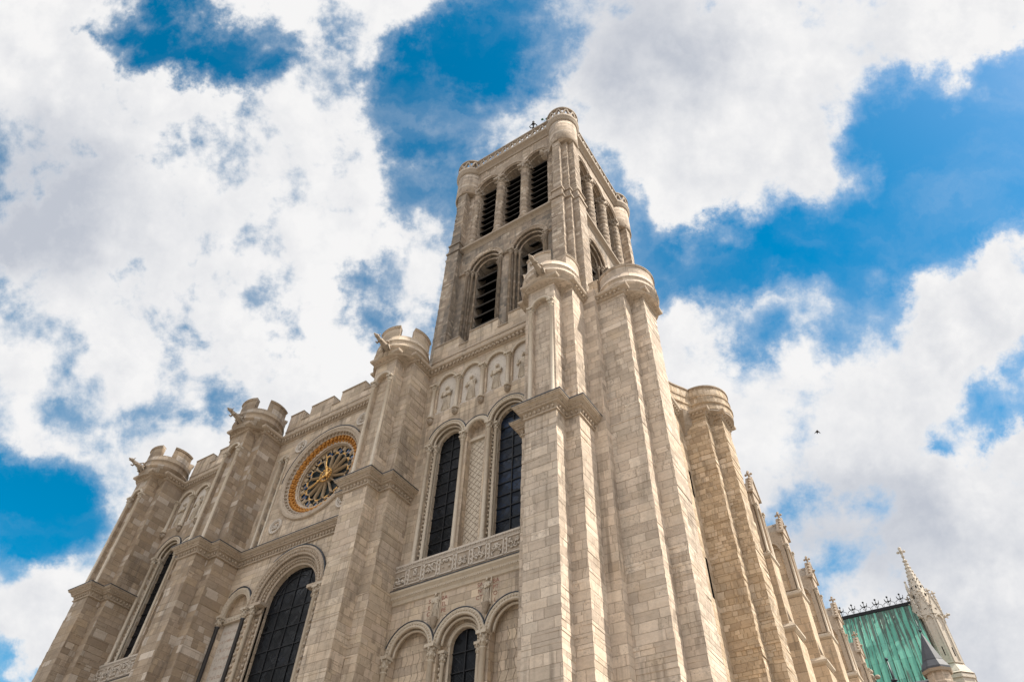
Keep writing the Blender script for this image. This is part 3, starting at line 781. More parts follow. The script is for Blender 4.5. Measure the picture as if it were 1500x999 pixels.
def side_bay(c, c0, c1, mat, south):
    wo, lo = 1.75, 2.3
    arcs = [c - 2.2, c - .65, c + .9, c + 2.45]
    if not south: arcs = [c - 2.32, c - .77, c + .78, c + 2.33]
    holes = [arch(c - wo, 20.95, .95, 14.75), arch(c + wo, 20.95, .95, 14.75), arch(c, 20.85, .50, 14.85)]
    holes += [arch(c + k * lo, 10.95, .95, 4.0) for k in (-1, 0, 1)]
    holes += [arch(x, 24.98, .585, 22.98, 14) for x in arcs]
    b = MB()
    b.plate(FW, rect(c0, c1, -1.6, Z2T), holes, -.35, 0)
    b.plate(FW, rect(c0, c1, -1.6, Z2T), [arch(c - wo, 20.95, .72, 14.75), arch(c + wo, 20.95, .72, 14.75), arch(c, 10.95, .60, 4.0)], -.9, -.353)
    for x in arcs: b.plate(FW, arch(x, 24.98, .583, 22.982, 14), [], -.345, -.13)
    b.done('facade_wall', mat, front)
    wall_string(c0, c1)
    for k, gl in ((-1, 'glass'), (1, 'glass_blue')):
        w = arched_window(c + k * wo, 20.95, 14.75, .72, glass=gl, label='window with bluish leaded glass' if (k > 0 and south) else None)
        for sx in (-1, 1):
            colonnette(FW, c + k * wo + sx * 1.02, .03, 14.68, 20.95, .09, w, cap_h=.52)
            colonnette(FW, c + k * wo + sx * .80, -.20, 14.72, 20.95, .075, w, cap_h=.48)
    # blind panel between the two windows
    b = MB()
    b.archroll(FW, c, 20.85, .60, .03, .075, 18); b.archm(FW, c, 20.85, [(.52, 0), (.52, .05), (.74, .08), (.78, .05), (.78, 0)], 18)
    b.fbox(FW, c - .5, c + .5, -.345, -.22, 20.45, 20.62)
    b.m = 1; b.archm(FW, c, 20.85, [(.78, 0), (.78, .08), (.81, .08), (.81, 0)], 18, PI * .2, PI * .85)
    pan = b.done('blind_panel', ['carved', 'lead'], front)
    b = MB()
    b.fbox(FW, c - .498, c + .498, -.351, -.335, 14.86, 20.44)
    b.m = 1
    z = 14.9
    rn = random.Random(3)
    step = .62
    nrow = int(5.5 / step)
    for i in range(nrow + 2):
        for sg in (-1, 1):
            for j in (-1, 0):
                ua, za = c - .48 if sg > 0 else c + .48, 14.9 + (i + j * .5) * step
                ub, zb = (c + .48 if sg > 0 else c - .48), za + .96
                t0 = max(0, (14.9 - za) / .96); t1 = min(1, (20.4 - za) / .96)
                if t1 - t0 > .05:
                    b.tube([FW(ua + (ub - ua) * t, -.333, za + .96 * t) for t in (t0, t1)], .014, 4)
    for i in range(int(5.4 / .31)):
        for j in (-1, 0, 1):
            b.blob(FW(c + .32 * j + (.16 if i % 2 else 0) - .08, -.325, 15.0 + i * .31), (.035, .02, .035), 5, 3)
    b.done('lattice_carving', ['smooth', 'oldcarve'], pan)
    # relief arcade under the string course
    for q, x in enumerate(arcs):
        b = MB()
        b.archroll(FW, x, 24.98, .60, .03, .06, 16); b.archm(FW, x, 24.98, [(.62, 0), (.62, .05), (.735, .08), (.75, 0)], 16)
        beads_arch(b, FW, x, 24.98, .685, .075, .026, 20)
        arc = b.done('relief_niche', 'carved', front)
        b = MB(); b.plate(FW, arch(x, 24.98, .575, 22.99, 14), [], -.129, -.10); b.done('relief_slab', 'relief', arc)
        b = MB(); b.fbox(FW, x - .57, x + .57, -.098, -.02, 22.985, 23.08)
        b.m = 1; strokes(b, FW, x - .48, x + .48, 23.0, .06, -.018, q, .075, .009); b.done('lettered_plinth', ['relief', 'fadedink'], arc)
        relief_figure(FW, x, -.085, 23.08, 1.72, q + (0 if south else 2), arc)
        for xx in ([x - .775] if q == 0 else []) + [x + .775]:
            if not (c0 + .1 < xx < c1 - .1): continue
            colonnette(FW, xx, .07, 22.75, 25.0, .105, arc, cap_h=.36)
            k = MB(); k.blob(FW(xx, .06, 22.6), (.17, .16, .19), 8, 5); k.blob(FW(xx - .06, .2, 22.63), .04, 5, 3); k.blob(FW(xx + .06, .2, 22.63), .04, 5, 3); k.blob(FW(xx, .22, 22.56), (.035, .05, .05), 5, 3)
            k.blob(FW(xx, .19, 22.49), (.07, .03, .025), 5, 3)
            k.done('corbel_head', 'oldcarve', arc)
    # carved balustrade and the moulding below it
    b = MB()
    b.fbox(FW, c0 + .01, c1 - .01, -.02, .16, 13.53, 14.60); b.fbox(FW, c0 + .01, c1 - .01, -.34, .20, 14.60, 14.68)
    b.fbox(FW, c0 + .01, c1 - .01, .16, .195, 13.53, 13.62)
    n = 9; pw = (c1 - c0) / n
    for i in range(n):
        u = c0 + pw * (i + .5)
        for q in (-1, 1):
            b.fbox(FW, u + q * (pw * .40) - .025, u + q * (pw * .40) + .025, .155, .20, 13.72, 14.42)
            b.fbox(FW, u - pw * .42, u + pw * .42, .158, .20, 14.07 + q * .35 - .025, 14.07 + q * .35 + .025)
        ornament(b, FW, u, .165, 14.07, pw * .78, .62, i * 7 + (1 if south else 50), .034)
        for j in range(4): b.blob(FW(u + pw * .5, .17, 13.75 + .2 * j), (.05, .03, .07), 5, 3)
    for i in range(int((c1 - c0) / .12)): b.blob(FW(c0 + .06 + i * .12, .20, 14.56), (.04, .03, .03), 4, 3)
    b.m = 1; b.fbox(FW, c0 + .012, c1 - .012, .15, .1615, 13.64, 14.50)
    b.done('carved_balustrade', ['frieze', 'oldcarve'], front)
    b = MB()
    b.hm(FW, c0, c1, [(0, 13.0), (.06, 13.02), (.10, 13.14), (.16, 13.2), (.2, 13.32), (.30, 13.42), (.31, 13.50), (0, 13.52)])
    for i in range(int((c1 - c0) / .1)): b.fbox(FW, c0 + .02 + i * .1, c0 + .07 + i * .1, .15, .205, 13.21, 13.27)
    b.m = 1; b.hm(FW, c0, c1, [(.0, 13.515), (.33, 13.495), (.335, 13.53), (0, 13.55)])
    b.done('moulded_ledge', ['smooth', 'lead'], front)
    # lower arcade
    for k in (-1, 0, 1):
        if k == 0: w = arched_window(c, 10.95, 4.0, .60, hood=1.17, bars=.7, label='small window in the lower arcade' if south else None)
        else:
            x = c + k * lo
            b = MB()
            b.archm(FW, x, 10.95, [(.98, 0), (.98, .05), (1.12, .10), (1.17, .07), (1.17, 0)], 20); b.archroll(FW, x, 10.95, .98, .02, .07, 20); b.archroll(FW, x, 10.95, .86, -.12, .055, 20)
            beads_arch(b, FW, x, 10.95, 1.06, .085, .04, 26)
            b.m = 1; b.archm(FW, x, 10.95, [(1.17, 0), (1.17, .1), (1.20, .1), (1.20, 0)], 20, PI * .1, PI * .95)
            b.m = 2
            for i in range(6):
                u = x - .75 + .30 * i
                for s in range(9):
                    za = 5.6 + s * .62; top = 10.95 + math.sqrt(max(0, .93 ** 2 - (u + .06 - x) ** 2)) - .1
                    for zz, ua, ub in ((za, u, u + .12), (za + .31, u + .12, u)):
                        if zz + .31 < top: b.tube([FW(ua, -.35, zz), FW(ub, -.35, zz + .31)], .013, 4)
            w = b.done('blind_arch', ['carved', 'lead', 'oldcarve'], front)
        if k >= 0 and k == 0:
            for sx in (-1, 1): colonnette(FW, c + sx * .80, -.18, 4.0, 10.75, .075, w, cap_h=.5)
    for x in (c - lo - 1.08, c - 1.15, c + 1.15, c + lo + 1.08):
        if c0 < x - .15 and x + .15 < c1: colonnette(FW, x, .06, 4.0, 10.97, .11, front, cap_h=.62)
    # saints over the springing points with painted letters
    if south:
        for q, x in enumerate((c - 1.22, c + 1.16)):
            f = relief_figure(FW, x, .05, 12.02, 1.02, q + 1, front, halo=False)
            k = MB(); k.lathe(FW, x, .06, [(.02, 11.62), (.10, 11.75), (.17, 11.98), (.2, 12.02)], 8); k.done('corbel', 'oldcarve', f)
            k = MB(); k.fbox(FW, x + .17, x + .21, .0, .07, 11.95, 13.02); k.done('border_strip', 'smooth', f)
            for sx, rows in ((-1, ('SA', 'N', 'CT') if q else ('S', 'E', 'C')), (1, ('BA', 'PT', 'O', 'L') if q else ('BA', 'EL', 'PE'))):
                tc = bpy.data.curves.new('painted_letters', 'FONT'); tc.body = '\n'.join(rows); tc.size = .23; tc.space_line = 1.1; tc.align_x = 'CENTER'; tc.extrude = .004
                tmp = bpy.data.objects.new('painted_letters', tc); COL.objects.link(tmp)
                bpy.context.view_layer.update()
                me = bpy.data.meshes.new_from_object(tmp.evaluated_get(bpy.context.evaluated_depsgraph_get()))
                me.name = 'painted_letters'
                bpy.data.objects.remove(tmp); bpy.data.curves.remove(tc)
                me.transform(Matrix.Translation((x + sx * .36, -.004, 12.78 + GZ - .08 * (1 - q))) @ Matrix.Rotation(PI / 2, 4, 'X'))
                me.materials.clear(); me.materials.append(M['redpaint'])
                to = bpy.data.objects.new('painted_letters', me); COL.objects.link(to); adopt(to, f)

side_bay(25.2, B3 + w2 - .12, B4 - w2 + .12, 'warm', True)
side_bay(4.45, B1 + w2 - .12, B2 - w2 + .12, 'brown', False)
parapet(B3 + 1.25, B4 - 1.25, 23.42, 2.58, 'warm')
parapet(B1 + 1.25, B2 - 1.25, 2.95, 2.5, 'warm')
parapet(B2 + 1.25, B3 - 1.25, 11.40, 2.55, 'warm')

# ------------------------------------------------------------------ centre bay: rose window clock and great arch
cc, c0, c1 = 14.72, B2 + w2 - .12, B3 - w2 + .12
RZc = 22.45
b = MB()
hol = [circ(cc, RZc, 2.62, 48), arch(cc, 15.35, 2.05, 2.0, 24)]
hol += [arch(cc + k * 3.42, 15.25, .86, 2.0, 16, 1.25) for k in (-1, 1)]
hol += [arch(cc + k * 3.58, 24.62, .20, 18.62, 10) for k in (-1, 1)]
b.plate(FW, rect(c0, c1, -1.6, Z2T), hol, -.30, 0)
b.plate(FW, rect(c0, c1, -1.6, Z2T), [circ(cc, RZc, 2.0, 48), arch(cc, 15.35, 1.62, 2.0, 24)], -1.2, -.303)
b.done('facade_wall', 'warm', front)
wall_string(c0, c1)
b = MB(); b.hm(FW, c0, c1, [(o, z) for o, z in CORN]); tongues(b, FW, [(c0, 0), (c1, 0)], Z1 + .13, .09, .20)
b.m = 1; b.hm(FW, c0, c1, [(.36, Z1T + .012), (.425, Z1T - .015), (.425, Z1T + .03), (.36, Z1T + .045)])
b.done('cornice', ['frieze_brown', 'lead'], front)

b = MB()
full = dict(a0=0, a1=2 * PI, closed=True)
b.archm(FW, cc, RZc, [(2.64, -.05), (2.64, .05), (2.78, .13), (2.90, .12), (2.94, .05), (2.94, -.02)], 64, **full)
b.archroll(FW, cc, RZc, 2.64, .02, .06, 64, **full)
b.archm(FW, cc, RZc, [(2.62, -.02), (2.47, -.12), (2.47, -.32), (2.64, -.32)], 64, **full)
b.m = 2
for i in range(56):                                     # leaf ring
    a = 2 * PI * i / 56
    b.tube([FW(cc + 2.66 * cos(a), .02, RZc + 2.66 * sin(a)), FW(cc + 2.58 * cos(a + .03), .0, RZc + 2.58 * sin(a + .03)), FW(cc + 2.50 * cos(a + .05), -.08, RZc + 2.50 * sin(a + .05))], [.04, .075, .03], 5)
b.m = 0
b.archroll(FW, cc, RZc, 2.46, -.12, .04, 64, **full)
b.archm(FW, cc, RZc, [(2.05, -.40), (1.98, -.46), (1.98, -.72), (2.05, -.72)], 64, **full)
b.archroll(FW, cc, RZc, 2.0, -.43, .06, 64, **full)
b.m = 1; b.archm(FW, cc, RZc, [(2.94, 0), (2.94, .12), (2.975, .12), (2.975, 0)], 56, a0=PI * .02, a1=PI * .8)
rose = b.done('rose_window', ['frieze_brown', 'lead', 'oldcarve'], front, 'round rose window holding a gilded clock')
b = MB()
b.archm(FW, cc, RZc, [(2.45, -.15), (2.06, -.41), (2.06, -.6), (2.45, -.6)], 64, **full)
for i in range(48):
    a = 2 * PI * i / 48
    p = lambda r, d, s=0: FW(cc + r * cos(a + s), d, RZc + r * sin(a + s))
    b.blob(p(2.31, -.17), (.085, .09, .085), 6, 4); b.tube([p(2.42, -.12, .02), p(2.28, -.20, .05), p(2.12, -.32, .03)], [.035, .06, .03], 5); b.blob(p(2.14, -.28, -.02), .07, 5, 3); b.blob(p(2.42, -.13, -.015), .045, 5, 3)
b.done('gilded_ring', 'gilt_stone', rose)
b = MB()
TD = -.58
NPET = 14
b.archm(FW, cc, RZc, [(.27, TD - .06), (.27, TD + .16), (.41, TD + .16), (.41, TD - .06)], 32, **full)
for i in range(NPET):
    a = 2 * PI * (i + .5) / NPET; p = lambda r, s=0, d=0: FW(cc + r * cos(a) - s * sin(a), TD + d, RZc + r * sin(a) + s * cos(a))
    rings = []
    for r, wd in ((.39, .038), (1.0, .044), (1.36, .065)):
        rings.append([p(r, -wd, -.05), p(r, -wd, .06), p(r, 0, .14), p(r, wd, .06), p(r, wd, -.05)])
    b.sweep(rings)
    a = 2 * PI * i / NPET; 
    # arched head of each light with a round eye above
    q = lambda r, s, d=0: FW(cc + r * cos(a) - s * sin(a), TD + d, RZc + r * sin(a) + s * cos(a))
    pts = [q(1.30 + .20 * sin(t), .27 * cos(t), .04) for t in [PI * j / 8 for j in range(9)]]
    b.tube(pts, .042, 6)
    pts = [q(1.75 + .19 * sin(t), .19 * cos(t), .05) for t in [2 * PI * j / 12 for j in range(13)]]
    b.tube(pts, .042, 6)
    a2_ = a + PI / NPET
    b.fbox(lambda u, d, z: FW(cc + (1.78 + u) * cos(a2_) - z * sin(a2_), TD + d, RZc + (1.78 + u) * sin(a2_) + z * cos(a2_)), -.10, .26, -.05, .05, -.10, .10)
b.archm(FW, cc, RZc, [(1.94, TD - .05), (1.94, TD + .1), (2.04, TD + .1), (2.04, TD - .05)], 56, **full)
b.done('stone_tracery', 'tracery', rose)
b = MB(); b.plate(FW, circ(cc, RZc, 2.03, 40), [], TD - .16, TD - .08)
b.m = 1
for i in range(NPET):
    a = 2 * PI * i / NPET
    b.plate(FW, circ(cc + 1.75 * cos(a), RZc + 1.75 * sin(a), .16, 14), [], TD - .075, TD - .05)
b.done('rose_glazing', ['rose_glass', 'oculus'], rose)
b = MB()
for i in range(NPET):
    a = 2 * PI * i / NPET
    for s in (-.09, 0, .09): b.blob(FW(cc + 1.50 * cos(a) - s * sin(a), TD + .06, RZc + 1.50 * sin(a) + s * cos(a)), .055, 5, 4)
for i in range(18):
    a = 2 * PI * i / 18; b.blob(FW(cc + .40 * cos(a), TD + .2, RZc + .40 * sin(a)), .06, 5, 3)
b.done('gilded_boss', 'gold', rose)
HB = Vector((cc + .18, 0, RZc - .05))
def hand(dx, dz, w, wav, name):
    b = MB(); L = math.hypot(dx, dz); tx, tz = dx / L, dz / L
    P = lambda t, s: FW(HB.x + tx * L * t - tz * s, -.30, HB.z + tz * L * t + tx * s)
    pts = [P(-.12 + 1.12 * i / 14, wav * sin(i * 1.1)) for i in range(15)]
    rs = [w * (1.15 - .075 * i) * (1.35 if i in (3, 8) else 1) for i in range(15)]
    b.tube(pts, rs, 8)
    for t in (.12, .3): b.blob(P(t, 0), w * 1.7, 8, 5)
    b.done(name, 'gold', rose)
hand(-.50, 1.62, .058, .03, 'hour_hand'); hand(-1.92, -.95, .045, .03, 'minute_hand')
b = MB(); b.archm(FW, HB.x, HB.z, [(.0, -.4), (.15, -.4), (.12, -.26), (.0, -.24)], 14, **full); b.done('clock_hub', 'gold', rose)
for k in (-1, 1):
    for zz in (25.12, 19.75):
        b = MB(); x = cc + k * 2.38
        b.archm(FW, x, zz, [(.34, -.01), (.34, .07), (.42, .09), (.45, .05), (.45, -.01)], 24, **full)
        b.archroll(FW, x, zz, .30, .02, .035, 24, **full)
        ornament(b, FW, x, .015, zz, .5, .5, int(zz) + k, .035)
        b.done('medallion', 'relief', front)
    # slim blind niche with black and white banding
    x = cc + k * 3.58
    b = MB(); b.archroll(FW, x, 24.62, .26, .03, .06, 12); b.archm(FW, x, 24.62, [(.3, 0), (.3, .08), (.36, .1), (.38, 0)], 12)
    b.fbox(FW, x - .198, x + .198, -.298, -.20, 18.63, 24.6)
    b.m = 1
    for i in range(7): b.fbox(FW, x - .196, x + .196, -.25, -.195, 19.0 + i * .82, 19.42 + i * .82)
    nch = b.done('banded_niche', ['smooth', 'blackstone'], front)
    for sx in (-1, 1): colonnette(FW, x + sx * .29, .03, Z1T + .12, 24.62, .07, nch, cap_h=.40)
# great arch
b = MB()
zs = 15.35
b.archm(FW, cc, zs, [(2.08, 0), (2.08, .04), (2.30, .12), (2.44, .12), (2.47, .0)], 30)
b.archroll(FW, cc, zs, 2.36, .11, .06, 30); b.archroll(FW, cc, zs, 2.07, .0, .07, 30); b.archroll(FW, cc, zs, 1.93, -.14, .06, 30)
b.archm(FW, cc, zs, [(2.05, -.1), (1.85, -.2), (1.70, -.29), (1.66, -.36), (2.05, -.36)], 30)
b.archroll(FW, cc, zs, 1.66, -.30, .065, 30)
beads_arch(b, FW, cc, zs, 2.19, .085, .075, 40); beads_arch(b, FW, cc, zs, 1.80, -.2, .08, 34); beads_arch(b, FW, cc, zs, 2.01, -.09, .045, 52)
for sx in (-1, 1):
    beads_v(b, FW, cc + sx * 2.28, .02, 2.5, zs - .6, .09, .26); beads_v(b, FW, cc + sx * 1.80, -.22, 2.5, zs - .6, .09, .26)
    b.fbox(FW, cc + sx * 1.67 - .05, cc + sx * 1.67 + .05, -.40, -.24, 2, zs)
    b.fbox(FW, cc + sx * 1.98 - .45, cc + sx * 1.98 + .50, -.28, .14, zs - .12, zs + .03)
    for i in range(8): b.blob(FW(cc + sx * (1.66 + .12 * i), .03 - .22 * (i < 4), zs - .32), (.07, .06, .13), 5, 4)
b.m = 1; b.archm(FW, cc, zs, [(2.47, 0), (2.47, .12), (2.51, .12), (2.51, 0)], 30, PI * .3, PI * .97)
ga = b.done('great_arched_window', ['frieze_brown', 'lead'], front, 'great round arched window below the rose')
for sx in (-1, 1): colonnette(FW, cc + sx * 2.05, -.02, 2.0, zs - .1, .085, ga, cap_h=.5)
g = MB(); g.plate(FW, arch(cc, zs, 1.68, 1.9, 24), [], -.62, -.56); g.m = 1
for i in range(1, 4):
    u = cc - 1.62 + 3.24 * i / 4; g.fbox(FW, u - .022, u + .022, -.555, -.52, 2, zs + math.sqrt(1.62 ** 2 - (u - cc) ** 2) - .03)
z = 3.0
while z < zs + 1.5:
    hw = 1.62 if z < zs else math.sqrt(1.62 ** 2 - (z - zs) ** 2)
    g.fbox(FW, cc - hw, cc + hw, -.557, -.525, z - .02, z + .02); z += .92
g.archm(FW, cc, zs, [(1.2, -.56), (1.2, -.52), (1.23, -.52), (1.23, -.56)], 20)
g.done('leaded_glazing', ['glass', 'iron'], ga)
for k in (-1, 1):
    x = cc + k * 3.42
    b = MB()
    b.archm(FW, x, 15.25, [(.86, 0), (.86, .06), (1.02, .11), (1.06, 0)], 20, ky=1.25); b.archm(FW, x, 15.25, [(.80, -.1), (.80, .03), (.90, .05), (.90, -.1)], 20, ky=1.25)
    for i in range(24):
        a = .08 + (PI - .16) * i / 23; b.blob(FW(x - .95 * cos(a), .08, 15.25 + .95 * 1.25 * sin(a)), .045, 5, 3)
    b.fbox(FW, x - .855, x + .855, -.298, -.12, 14.95, 15.22)
    for i in range(9): b.blob(FW(x - .75 + .19 * i, -.115, 15.08), (.07, .03, .08), 5, 3)
    b.m = 1; b.archm(FW, x, 15.25, [(1.06, 0), (1.06, .1), (1.095, .1), (1.095, 0)], 20, PI * .25, PI * .97, ky=1.25)
    b.m = 2; b.fbox(FW, x - .855, x + .855, -.299, -.28, 2.0, 14.94)
    b.m = 3
    for i in range(18): strokes(b, FW, x - .70, x + .62, 14.45 - i * .42, .13, -.278, 100 + i, .12, .016)
    ba = b.done('inscribed_blind_arch', ['carved', 'lead', 'relief', 'fadedink'], front)
    for sx in (-1, 1): colonnette(FW, x + sx * .90, .06, 2.0, 15.25, .10, ba, mat='blackmarble', cap_h=.55)

# ------------------------------------------------------------------ south flank wall, top and roof deck
b = MB()
sl = [rect(9.62, 9.90, 20.3, 22.2), rect(9.5, 9.78, 15.0, 17.2)]
b.plate(FS, rect(.2, 14.0, -1.6, Z2T), [], -1.0, 0)
b.fbox(FW, -1.9, B1 - w2 + .12, -1.0, -.02, -1.6, Z2T)
b.box(-1.9, -.9, 1.0, 14.0, -1.6, Z2T)
b.box(-1.9, XS - .02, 12.9, 14.0, -1.6, Z2T)
b.done('facade_wall', 'rubble', front)
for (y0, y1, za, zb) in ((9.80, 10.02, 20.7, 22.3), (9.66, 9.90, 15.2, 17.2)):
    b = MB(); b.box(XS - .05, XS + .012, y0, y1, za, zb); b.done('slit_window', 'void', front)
b = MB(); b.fbox(FW, B4 + w2 - .12, XS + .012, -.5, .24, -1.6, Z2T + .4); b.done('corner_pier', 'pale', front)
b = MB(); b.hm(FS, 0, 13.6, [(o, z) for o, z in STRING]); corbels(b, FS, [(0, 0), (13.6, 0)], Z2 + .13, .16, .055, .22); b.done('string_course', 'carved', front)
b = MB(); b.plate(FS, rect(.4, 13.6, Z2T - .02, 28.2), [], -.5, -.02); b.fbox(FS, .4, 13.6, -.55, .03, 28.18, 28.27); b.done('parapet', 'rubble', front)
b = MB(); b.box(-1.5, XS - .3, .6, 14.2, 26.3, 26.6); b.done('roof_deck', 'slate_lead', front)

# ================================================================== bell tower
tw = thing('bell_tower', 'square weathered bell tower with louvred arches and round corner turrets', 'bell tower', (24.97, 7.0, 26.6 + GZ))
TX, TY, HX, HY = 24.97, 7.0, 5.53, 5.70
FT = [lambda u, d, z: (TX + u, TY - HY - d, z), lambda u, d, z: (TX + HX + d, TY + u * HY / HX, z), lambda u, d, z: (TX - u, TY + HY + d, z), lambda u, d, z: (TX - HX - d, TY - u * HY / HX, z)]
ZT0, ZS0, ZS1, ZTC = 26.5, 40.15, 41.1, 51.7
for side, F in enumerate(FT):
    e = 5.53 - .6 - .003 * side
    b = MB()
    b.plate(F, rect(-e, e, ZT0, ZS0 + .3), [arch(k * 1.75, 37.65, 1.28, 29.5, 18) for k in (-1, 1)], -.95, -.55)
    b.plate(F, rect(-e + .5, e - .5, ZT0, ZS0 + .3), [arch(k * 1.75, 37.65, .88, 29.5, 18) for k in (-1, 1)], -1.9, -.953)
    b.done('lower_stage_wall', 'sooty', tw)
    b = MB()
    b.plate(F, rect(-e, e, ZS0 + .3, ZTC), [arch(k * 2.24, 48.95, .98, 41.45, 18) for k in (-1, 0, 1)], -1.0, -.70)
    b.plate(F, rect(-e + .5, e - .5, ZS0 + .3, ZTC), [arch(k * 2.24, 48.95, .84, 41.45, 18) for k in (-1, 0, 1)], -2.0, -1.003)
    b.done('belfry_wall', 'tower', tw)
    # lower openings
    for k in (-1, 1):
        c = k * 1.75
        b = MB()
        b.archm(F, c, 37.65, [(1.28, -.55), (1.28, -.50), (1.45, -.43), (1.52, -.46), (1.52, -.55)], 20); b.archroll(F, c, 37.65, 1.27, -.55, .08, 20); b.archroll(F, c, 37.65, 1.08, -.72, .07, 20); b.archroll(F, c, 37.65, .90, -.96, .07, 20)
        for ua, ub in ((-2.1, -1.28), (1.28, 2.1)):
            b.hm(F, c + ua, c + ub, [(-.55, 37.5), (-.44, 37.53), (-.42, 37.66), (-.55, 37.70)])
        w = b.done('louvred_opening', 'tower', tw)
        for sx in (-1, 1):
            colonnette(F, c + sx * 1.36, -.50, 29.4, 37.62, .10, w, mat='sooty', cap_h=.5, capmat='oldcarve', base=False); colonnette(F, c + sx * 1.12, -.72, 29.4, 37.62, .085, w, mat='sooty', cap_h=.48, capmat='oldcarve', base=False)
            colonnette(F, c + sx * .93, -.93, 29.4, 37.62, .075, w, mat='tower', cap_h=.45, capmat='oldcarve', base=False)
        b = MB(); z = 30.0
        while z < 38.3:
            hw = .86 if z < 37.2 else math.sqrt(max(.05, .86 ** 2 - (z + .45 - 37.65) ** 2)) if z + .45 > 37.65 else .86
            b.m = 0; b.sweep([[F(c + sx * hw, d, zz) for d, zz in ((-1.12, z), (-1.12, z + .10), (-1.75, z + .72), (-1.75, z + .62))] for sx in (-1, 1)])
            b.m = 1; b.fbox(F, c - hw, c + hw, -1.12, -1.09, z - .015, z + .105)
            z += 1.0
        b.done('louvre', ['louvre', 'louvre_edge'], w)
    # belfry openings
    b = MB()
    for k in (-1, 0, 1):
        c = k * 2.24
        b.archm(F, c, 48.95, [(.98, -.70), (.98, -.64), (1.08, -.57), (1.118, -.60), (1.118, -.70)], 20)
        b.archroll(F, c, 48.95, .97, -.69, .06, 20); b.archroll(F, c, 48.95, .86, -1.0, .06, 20)
        beads_arch(b, F, c, 48.95, 1.04, -.58, .04, 26, .12, PI - .12)
    bo = b.done('belfry_arcade', 'tower', tw)
    for k in (-1, 0, 1):
        c = k * 2.24
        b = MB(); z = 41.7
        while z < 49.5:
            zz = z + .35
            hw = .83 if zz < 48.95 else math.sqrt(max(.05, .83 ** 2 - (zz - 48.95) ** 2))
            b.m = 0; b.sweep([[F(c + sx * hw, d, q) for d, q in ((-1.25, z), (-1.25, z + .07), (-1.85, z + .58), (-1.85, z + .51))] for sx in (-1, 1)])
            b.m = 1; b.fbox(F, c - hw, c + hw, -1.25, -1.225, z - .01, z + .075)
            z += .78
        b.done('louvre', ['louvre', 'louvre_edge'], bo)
    for i, u in enumerate((-3.40, -1.12, 1.12, 3.40)):
        b = MB(); r = .34 if i in (1, 2) else .28
        pr = [(r * 1.35, 41.2), (r * 1.35, 41.4), (r * 1.15, 41.5)]
        z = 41.5
        while z < 47.9:
            pr += [(r * .84, z + .01), (r * 1.0, z + .12), (r * 1.08, z + .28), (r * 1.02, z + .44), (r * .84, z + .55)]; z += .56
        pr += [(r * .95, 48.1)]
        b.lathe(F, u, -.92, pr, 16)
        b.m = 1
        b.lathe(F, u, -.92, [(r * .98, 48.1), (r * 1.1, 48.4), (r * 1.45, 48.72)], 12)
        for lv, (rr, zz) in enumerate(((1.2, 48.38), (1.5, 48.64))):
            for j in range(8):
                a = PI / 4 * (j + lv * .5); b.blob(F(u + r * rr * cos(a), -.92 + r * rr * sin(a), zz), (r * .3, r * .3, .12), 5, 4)
        b.fbox(F, u - r * 1.45, u + r * 1.45, -.92 - r * 1.45, -.92 + r * 1.45, 48.74, 48.95)
        b.done('belfry_column', ['tower', 'oldcarve'], bo)
    b = MB(); u0 = 3.85
    b.hm(F, -u0, u0, [(-.7, ZS0), (-.55, ZS0), (-.42, ZS0 + .22), (-.22, ZS0 + .3), (-.20, ZS0 + .45), (-.38, ZS0 + .8), (-.7, ZS1 + .25)])
    b.done('string_course', 'oldcarve', tw)
    b = MB(); u0 = 4.45
    b.hm(F, -u0, u0, [(-.8, ZTC - .1), (-.62, ZTC - .1), (-.55, ZTC + .1), (-.38, ZTC + .25), (-.26, ZTC + .32), (-.24, ZTC + .52), (-.8, ZTC + .58)])
    b.done('cornice', 'oldcarve', tw)
    b = MB(); zb, zt = ZTC + .57, ZTC + 1.75; d = -.42; u0 = 4.0
    b.fbox(F, -u0, u0, d - .12, d + .12, zb - .02, zb + .10); b.fbox(F, -u0, u0, d - .14, d + .14, zt - .14, zt)
    n = 11; p = 2 * u0 / n
    for i in range(n):
        u = -u0 + p * i
        for ua, ub in ((u, u + p / 2), (u + p, u + p / 2)):
            b.sweep([[F(q + s * .065, d + t, z) for s, t in ((-1, -.08), (1, -.08), (1, .08), (-1, .08))] for q, z in ((ua, zb + .1), ((ua + ub) / 2 + (.02 if ub > ua else -.02), (zb + zt) / 2 + .05), (ub, zt - .1))])
    b.done('balustrade', 'oldcarve', tw)
